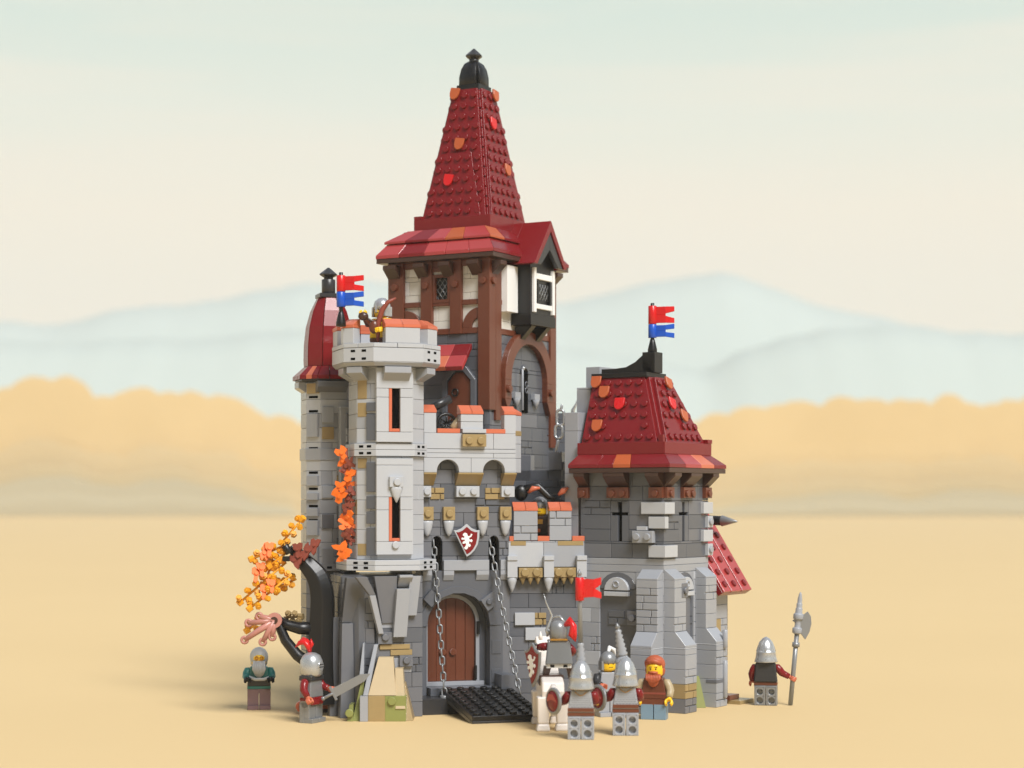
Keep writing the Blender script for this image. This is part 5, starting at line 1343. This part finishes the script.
for px, py, a in ((271, 548, .75), (266, 553, 3.9), (258, 573, .7), (263, 568, .9), (266, 590, .7), (273, 584, .9)):
    s = MB(); flat_leaf(s, (LX(px), -1.1, LZ(py)), (.3, -1, .35), a, .42, OR, 3, 2.0); s.build('leaf', Tr, bevel=0)
for px, py, a in ((302, 556, .6), (309, 550, .5), (316, 545, .7), (296, 560, 1.2), (299, 549, .9)):
    s = MB(); flat_leaf(s, (LX(px), -.9, LZ(py)), (-.3, -1, .3), a, .46, RB, 3, 1.9); s.build('leaf', Tr, bevel=0)
s = MB(); s.cyl((LX(291), -.9, LZ(553)), (LX(286), -.9, LZ(545)), .3, .3, BK); s.box(LX(284), LX(291), -1.1, -.4, LZ(561), LZ(556), BK); s.build('joint', Tr)
# rosy fan of ringed stalks
s = MB(); hub = Vector((LX(276), -1.0, LZ(619.5))); s.cyl(hub+Vector((0,.25,0)), hub-Vector((0,.25,0)), .62, .62, PK, 16); s.cyl(hub-Vector((0,.25,0)), hub-Vector((0,.3,0)), .3, .3, BD, 12)
for px, py in ((261, 615.5), (250.5, 622), (246.5, 639), (264.5, 641), (274, 636)):
    e = Vector((LX(px), -1.1, LZ(py))); s.tube([hub, hub.lerp(e, .5), e], [.32, .25, .2], PK, 8); s.torus(e, .24, .12, PK, (1,0,0), (0,0,1), n=16, k=8)
s.build('leaf_fan', Tr, bevel=0)
# vine on tower
vy = AY-1.4
Vn = thing('climbing_vine', 'orange and russet leafy vine hanging down the side of the eight-sided tower', 'vine', (at(345, vy), vy, 0))
VX = lambda px: at(px, vy)-Vn.location.x
s = MB(); s.tube([(VX(346), .2, zat(448, vy)), (VX(347), .1, zat(480, vy)), (VX(346), .1, zat(520, vy)), (VX(344), .1, zat(560, vy))], .15, RB, 7); s.build('stem', Vn, bevel=0)
vr = random.Random(21)
def vleaf(px, py, m, sc, rot):
    s = MB(); c = Vector((VX(px)+vr.uniform(-.1, .1), -.35+vr.uniform(-.25, .15), zat(py, vy)))
    flat_leaf(s, c, (vr.uniform(-.6, .3), -1, vr.uniform(-.3, .5)), rot, .62*sc, m, vr.choice([3, 4, 5]), vr.uniform(1.0, 1.35)); s.build('leaf', Vn, bevel=0)
for px, py, sc in ((343, 453, 1), (344, 461, 1.1), (348, 474, 1.2), (349, 484, 1), (341, 487, 1.2), (339, 496, 1.1), (349, 517, 1.2), (348, 525, 1.2), (344, 549, 1.2), (343, 557, 1.1)): vleaf(px, py, OR, sc*.95, px*.7)
for px, py, sc in ((350, 464, 1), (351, 491, .9), (350, 499, .9), (350, 506, .9), (346, 534, .9), (350, 540, .9), (351, 532, .8), (345, 470, .8), (347, 510, .8)): vleaf(px, py, RB, sc*.85, px*.9)

# ================================================================== ROCKS
def rock(label, pyb, blocks, studs=(), y=-6):
    d = HCAM*FOC/(pyb-HORI); y = d-DCAM; c = blocks[0][0][0]
    o = thing('rock', label, 'rock', (at(c, y), y, 0), 0)
    for (pb, pt, zb_, zt2, m, y0, y1, yt0, yt1) in blocks:
        s = MB(); X = lambda px: at(px, y)-o.location.x
        s.loft([(X(pb[0]), y0, zb_), (X(pb[1]), y0, zb_), (X(pb[1]), y1, zb_), (X(pb[0]), y1, zb_)], [(X(pt[0]), yt0, zt2), (X(pt[1]), yt0, zt2), (X(pt[1]), yt1, zt2), (X(pt[0]), yt1, zt2)], m); s.build('rock_slope', o)
    for px, py, m, yy in studs:
        s = MB(); s.stud((at(px, y)-o.location.x, yy, zat(py, y)), (0,-1,0), m, .34, .22); s.build('rock_stud', o)
    return o
ZS = lambda py: HCAM+(HORI-py)/12.6
rock('tan and olive sloped rocks against the base of the eight-sided tower', 721.5, [
    ((368, 385), (368, 385), 0, ZS(695), DT, 0, 3, 0, 3),
    ((385, 406), (385, 406), 0, ZS(695.2), OL, 0, 2.8, 0, 2.8),
    ((368, 396), (377, 392), ZS(695)+.02, ZS(658), TN, .02, 2.5, 1.6, 2.5),
    ((395.5, 405.5), (394, 402), ZS(708), ZS(669), TN, -.1, 2.5, 1.2, 2.5),
    ((404, 413), (402, 404), 0, ZS(684), DT, .3, 3, 1.6, 3),
    ((360, 368), (360, 368), 0, ZS(695), LG, -.2, 2, -.2, 2),
    ((363, 368), (373, 377), ZS(695)+.02, ZS(645), LG, -.1, 2, 1.2, 2),
    ((352, 363), (360, 363), 0, ZS(682), OL, .2, 3, 1, 3),
    ((358, 363), (361.5, 363), ZS(682)+.01, ZS(644), LG, .6, 2.5, 1.4, 2.5),
    ((347, 353), (349, 353), 0, ZS(704), OL, 0, 2, .3, 2)], [(392, 701, OL, 0), (349.5, 713, OL, 0)])
rock('tan and olive sloped rocks between the drawbridge and the curtain wall', 706, [
    ((513, 530), (513, 530), 0, ZS(688), OL, 2, 6, 2, 6),
    ((512, 524), (511, 515), ZS(690), ZS(642), TN, 2.2, 5, 4, 5),
    ((520, 531), (513, 517), ZS(689), ZS(641), DT, 3, 6, 5, 6)])
rock('small olive rock wedge between the two right buttresses', 708, [((696, 706), (697, 700), 0, 2.6, OL, 0, 2, .8, 2)])
pl = thing('nougat_plate', 'orange-brown studded plate on the ground beside the plumed knight', 'plate', (*ground(332, 712), 0), R(10))
s = MB(); s.box(-2.3, 2.0, -.3, 1.6, .3, .95, NO); s.stud((-.2, .2, .95), (0,0,1), NO); s.stud((.8, .4, .95), (0,0,1), NO); s.box(-1.2, .2, -.35, .3, .0, .3, BD); s.build('plate', pl)
s = MB(); s.cyl((-2.6, -1.2, .6), (-2.6, -.6, .6), .45, .45, NO); s.cyl((-2.6, -1.25, .6), (-2.6, -1.2, .6), .2, .2, BD); s.build('round_end', pl)
pr = MB(); lg = thing('base_plates', 'low tan and brown plates at the foot of the side house', 'plate', (*Bw(1.2, 9.5), 0), BRr)
pr.box(-1, 1.4, -.6, 2, 0, .32, DT); pr.box(-.6, .5, -.8, 1, .33, .75, BR); pr.build('plate', lg)
# ================================================================== SETTING
def nmat(name, fn):
    m = bpy.data.materials.new(name); m.use_nodes = True; fn(m.node_tree, m.node_tree.nodes['Principled BSDF']); MATS[name] = m; return name
def ground_nodes(nt, b):
    tc = nt.nodes.new('ShaderNodeTexCoord'); n1 = nt.nodes.new('ShaderNodeTexNoise'); n1.inputs['Scale'].default_value = .02; n1.inputs['Detail'].default_value = 5
    nt.links.new(tc.outputs['Object'], n1.inputs['Vector'])
    cr = nt.nodes.new('ShaderNodeValToRGB'); cr.color_ramp.elements[0].position = .35; cr.color_ramp.elements[1].position = .7
    cr.color_ramp.elements[0].color = (lin(216), lin(188), lin(138), 1); cr.color_ramp.elements[1].color = (lin(218), lin(190), lin(140), 1)
    nt.links.new(n1.outputs['Fac'], cr.inputs[0]); nt.links.new(cr.outputs[0], b.inputs['Base Color'])
    b.inputs['Roughness'].default_value = .75; b.inputs['Specular IOR Level'].default_value = .2
nmat('sand', ground_nodes)
g = MB(); g.add([(-9000, -400, 0), (9000, -400, 0), (9000, 9600, 0), (-9000, 9600, 0)], [(0, 1, 2, 3)], 'sand')
go = g.build('ground', None, bevel=0); go['kind'] = 'structure'; go['label'] = 'smooth sandy ground'
def wood_nodes(nt, b):
    tc = nt.nodes.new('ShaderNodeTexCoord'); n1 = nt.nodes.new('ShaderNodeTexNoise'); n1.inputs['Scale'].default_value = .03; n1.inputs['Detail'].default_value = 6
    nt.links.new(tc.outputs['Object'], n1.inputs['Vector'])
    cr = nt.nodes.new('ShaderNodeValToRGB'); cr.color_ramp.elements[0].position = .35; cr.color_ramp.elements[1].position = .7
    cr.color_ramp.elements[0].color = (lin(226), lin(186), lin(124), 1); cr.color_ramp.elements[1].color = (lin(238), lin(198), lin(134), 1)
    nt.links.new(n1.outputs['Fac'], cr.inputs[0]); nt.links.new(cr.outputs[0], b.inputs['Base Color']); b.inputs['Roughness'].default_value = 1; b.inputs['Specular IOR Level'].default_value = 0
nmat('autumn_foliage', wood_nodes)
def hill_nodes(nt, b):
    b.inputs['Base Color'].default_value = (.46, .55, .53, 1); b.inputs['Roughness'].default_value = 1; b.inputs['Specular IOR Level'].default_value = 0  # pale tone carries part of the distance haze in its colour
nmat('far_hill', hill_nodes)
def misty_foot_nodes(nt, b):
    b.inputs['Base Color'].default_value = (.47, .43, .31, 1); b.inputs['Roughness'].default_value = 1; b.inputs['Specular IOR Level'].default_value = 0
nmat('misty_foot', misty_foot_nodes)  # stands for mist low on the woods, painted as foliage colour
# woods: outline heights measured along the picture
WTOP = [(-40, 392), (0, 386), (30, 379), (70, 377), (95, 386), (125, 388), (150, 381), (175, 380), (205, 388), (235, 392), (255, 404), (290, 408), (300, 420), (420, 425), (560, 430), (600, 420), (690, 415), (720, 410), (760, 402), (800, 398), (840, 393), (880, 395), (910, 402), (950, 392), (1000, 393), (1024, 396), (1070, 392)]
def interp(t, x):
    for (a, b), (c, d) in zip(t[:-1], t[1:]):
        if a <= x <= c: return b+(d-b)*(x-a)/(c-a)
    return t[0][1] if x < t[0][0] else t[-1][1]
w = MB()
def canopy(yy, drop, mt, seed, amp):
    r_ = random.Random(seed); d = yy+DCAM; cols = []; px = -560.0; crowns = []
    while px < 1600:
        r = r_.uniform(14, 30); crowns.append((px, r, r_.uniform(-5, 2))); px += r*r_.uniform(1.2, 1.95)
    px = -540.0; rows = []
    while px < 1580:
        best = -99; dep = 0
        for cx, r, o in crowns:
            if abs(px-cx) < r*1.1:
                v = math.sqrt(max(1-((px-cx)/(r*1.1))**2, 0))*r*.24*amp + o*.4*amp
                if v > best: best = v; dep = v
        top = interp(WTOP, max(-39, min(1069, px))) + drop + 9*min(amp, 2) - max(best, 0) + r_.uniform(-.8, .8)*min(amp, 1)
        h = HCAM+(HORI-top)*d/FOC; x = (px-512)*d/FOC; y0 = yy
        rows.append([(x, y0+t, max(h*k-(.5 if k == 0 else 0), -.5)) for t, k in ((0, 0), (-1, .2), (-1, .42), (0, .62), (0, .78), (0, .9), (0, .96), (.3, 1.0), (6, .9), (14, .5), (16, 0))])
        px += 3.5
    n = len(rows[0]); vs = [p for r in rows for p in r]; fs = []
    for j in range(len(rows)-1):
        for i in range(n-1): fs.append((j*n+i, (j+1)*n+i, (j+1)*n+i+1, j*n+i+1))
    w.add(vs, fs, mt, False)
for nm_, c0, c1 in (('foliage_amber', (214, 188, 138), (219, 193, 143)), ('misty_straw', (204, 183, 141), (208, 187, 145)), ('misty_dun', (196, 178, 140), (200, 182, 144))):
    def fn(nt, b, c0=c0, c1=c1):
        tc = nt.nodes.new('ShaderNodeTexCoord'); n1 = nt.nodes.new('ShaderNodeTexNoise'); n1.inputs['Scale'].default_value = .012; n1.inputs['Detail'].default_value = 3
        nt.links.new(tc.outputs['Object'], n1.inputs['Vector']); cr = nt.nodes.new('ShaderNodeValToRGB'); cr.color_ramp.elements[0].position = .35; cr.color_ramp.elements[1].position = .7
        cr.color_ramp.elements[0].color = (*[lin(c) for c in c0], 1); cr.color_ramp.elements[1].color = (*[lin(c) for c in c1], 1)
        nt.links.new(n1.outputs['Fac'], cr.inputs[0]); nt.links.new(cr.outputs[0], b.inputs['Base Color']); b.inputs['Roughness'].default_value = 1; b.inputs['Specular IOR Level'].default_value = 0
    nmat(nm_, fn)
canopy(1840, 98, 'misty_foot', 5, .3); canopy(1850, 82, 'misty_dun', 6, 1.0); canopy(1865, 58, 'misty_straw', 8, 1.6); canopy(1880, 0, 'foliage_amber', 11, 3.3)  # tiers grey towards the base: mist at the trees' foot put into colour
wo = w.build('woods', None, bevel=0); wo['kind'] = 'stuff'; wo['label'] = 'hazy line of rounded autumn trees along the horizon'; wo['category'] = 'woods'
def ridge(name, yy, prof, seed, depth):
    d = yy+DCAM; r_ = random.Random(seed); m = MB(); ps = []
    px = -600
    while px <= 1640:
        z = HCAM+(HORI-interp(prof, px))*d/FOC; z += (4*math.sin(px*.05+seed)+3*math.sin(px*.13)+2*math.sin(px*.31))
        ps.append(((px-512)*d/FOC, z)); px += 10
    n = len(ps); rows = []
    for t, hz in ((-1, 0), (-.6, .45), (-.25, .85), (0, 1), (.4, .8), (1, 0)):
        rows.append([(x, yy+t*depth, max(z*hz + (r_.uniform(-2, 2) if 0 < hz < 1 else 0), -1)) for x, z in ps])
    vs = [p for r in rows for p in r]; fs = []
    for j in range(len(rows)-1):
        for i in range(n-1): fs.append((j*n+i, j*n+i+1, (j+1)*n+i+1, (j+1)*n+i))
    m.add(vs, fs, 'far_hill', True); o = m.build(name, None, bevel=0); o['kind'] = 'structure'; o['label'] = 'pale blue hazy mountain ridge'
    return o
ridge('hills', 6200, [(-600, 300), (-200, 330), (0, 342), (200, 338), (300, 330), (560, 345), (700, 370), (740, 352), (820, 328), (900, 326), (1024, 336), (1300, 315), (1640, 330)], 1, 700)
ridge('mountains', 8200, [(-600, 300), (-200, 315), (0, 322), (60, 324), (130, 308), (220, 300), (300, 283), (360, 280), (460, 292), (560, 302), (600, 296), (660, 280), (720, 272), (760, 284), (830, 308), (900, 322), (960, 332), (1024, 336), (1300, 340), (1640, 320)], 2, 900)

HAZE = True
if HAZE:
    m = bpy.data.materials.new('haze_air'); m.use_nodes = True; nt = m.node_tree; nt.nodes.clear()
    out = nt.nodes.new('ShaderNodeOutputMaterial'); pv = nt.nodes.new('ShaderNodeVolumePrincipled')
    pv.inputs['Color'].default_value = (.93, .96, .95, 1); pv.inputs['Density'].default_value = HAZE_D; pv.inputs['Anisotropy'].default_value = 0
    nt.links.new(pv.outputs[0], out.inputs['Volume']); MATS['haze_air'] = m
    h = MB(); h.box(-9100, 9100, -420, 9700, -1.5, 1150, 'haze_air'); ho = h.build('haze', None, bevel=0); ho['kind'] = 'stuff'; ho['label'] = 'thin pale haze'; ho['category'] = 'haze'

# ------------------------------------------------------------------ sky
wd_ = bpy.data.worlds.new('World'); scene.world = wd_; wd_.use_nodes = True; nt = wd_.node_tree
bg = nt.nodes['Background']; tc = nt.nodes.new('ShaderNodeTexCoord'); sp = nt.nodes.new('ShaderNodeSeparateXYZ'); nt.links.new(tc.outputs['Generated'], sp.inputs[0])
cr = nt.nodes.new('ShaderNodeValToRGB'); nt.links.new(sp.outputs[2], cr.inputs[0])
E = cr.color_ramp.elements
stops = [(0.0, (240, 232, 212)), (.09, (251, 241, 223)), (.15, (250, 241, 223)), (.2, (230, 238, 227)), (.27, (202, 228, 222)), (.42, (160, 178, 196)), (1.0, (104, 128, 168))]
E[0].position = stops[0][0]; E[0].color = (*[lin(c) for c in stops[0][1]], 1); E[1].position = 1; E[1].color = (*[lin(c) for c in stops[-1][1]], 1)
for p_, c_ in stops[1:-1]:
    e = E.new(p_); e.color = (*[lin(c) for c in c_], 1)
# faint streaks of thin cloud
mp = nt.nodes.new('ShaderNodeMapping'); mp.inputs['Scale'].default_value = (2, 2, 22); nt.links.new(tc.outputs['Generated'], mp.inputs['Vector'])
nz = nt.nodes.new('ShaderNodeTexNoise'); nz.inputs['Scale'].default_value = 1.5; nz.inputs['Detail'].default_value = 3; nt.links.new(mp.outputs[0], nz.inputs['Vector'])
mr = nt.nodes.new('ShaderNodeMapRange'); mr.inputs['From Min'].default_value = .45; mr.inputs['From Max'].default_value = .8; mr.inputs['To Min'].default_value = 0; mr.inputs['To Max'].default_value = .7; nt.links.new(nz.outputs['Fac'], mr.inputs['Value'])
mx = nt.nodes.new('ShaderNodeMixRGB'); nt.links.new(mr.outputs[0], mx.inputs[0]); nt.links.new(cr.outputs[0], mx.inputs[1]); mx.inputs[2].default_value = (lin(250), lin(240), lin(224), 1)
# the sky is brightest over the far horizon and dims towards the opposite side
m3 = nt.nodes.new('ShaderNodeMapRange'); m3.inputs['From Min'].default_value = -.9; m3.inputs['From Max'].default_value = .7; m3.inputs['To Min'].default_value = .38; m3.inputs['To Max'].default_value = 1.0
nt.links.new(sp.outputs[1], m3.inputs['Value'])
vm = nt.nodes.new('ShaderNodeVectorMath'); vm.operation = 'SCALE'; nt.links.new(mx.outputs[0], vm.inputs[0]); nt.links.new(m3.outputs[0], vm.inputs['Scale'])
nt.links.new(vm.outputs[0], bg.inputs['Color']); bg.inputs['Strength'].default_value = WORLD_S

sun = bpy.data.lights.new('sun', 'SUN'); sun.energy = SUN_E; sun.angle = R(26); sun.color = (1, .985, .965)
so = bpy.data.objects.new('sun', sun); C.objects.link(so)
az, el = R(SUN_AZ), R(SUN_EL)   # azimuth right of the camera axis, light comes from the viewer's side
dirv = Vector((math.sin(az)*math.cos(el), -math.cos(az)*math.cos(el), math.sin(el)))
so.rotation_euler = dirv.to_track_quat('Z', 'Y').to_euler(); so.location = dirv*80

# ------------------------------------------------------------------ camera
cd = bpy.data.cameras.new('camera'); co = bpy.data.objects.new('camera', cd); C.objects.link(co)
co.location = (0, -DCAM, HCAM); co.rotation_euler = (PI/2, 0, 0)
cd.sensor_width = 36; cd.lens = FOC/1024*36; cd.shift_y = (HORI-384)/1024; cd.clip_start = 1; cd.clip_end = 20000
cd.dof.use_dof = True; cd.dof.focus_distance = DCAM+2; cd.dof.aperture_fstop = .075
scene.camera = co
scene.render.engine = 'CYCLES'
scene.render.resolution_x = 1024; scene.render.resolution_y = 768
scene.cycles.volume_bounces = 1
scene.view_settings.view_transform = 'Standard'; scene.view_settings.look = 'None'; scene.view_settings.exposure = 0; scene.view_settings.gamma = 1
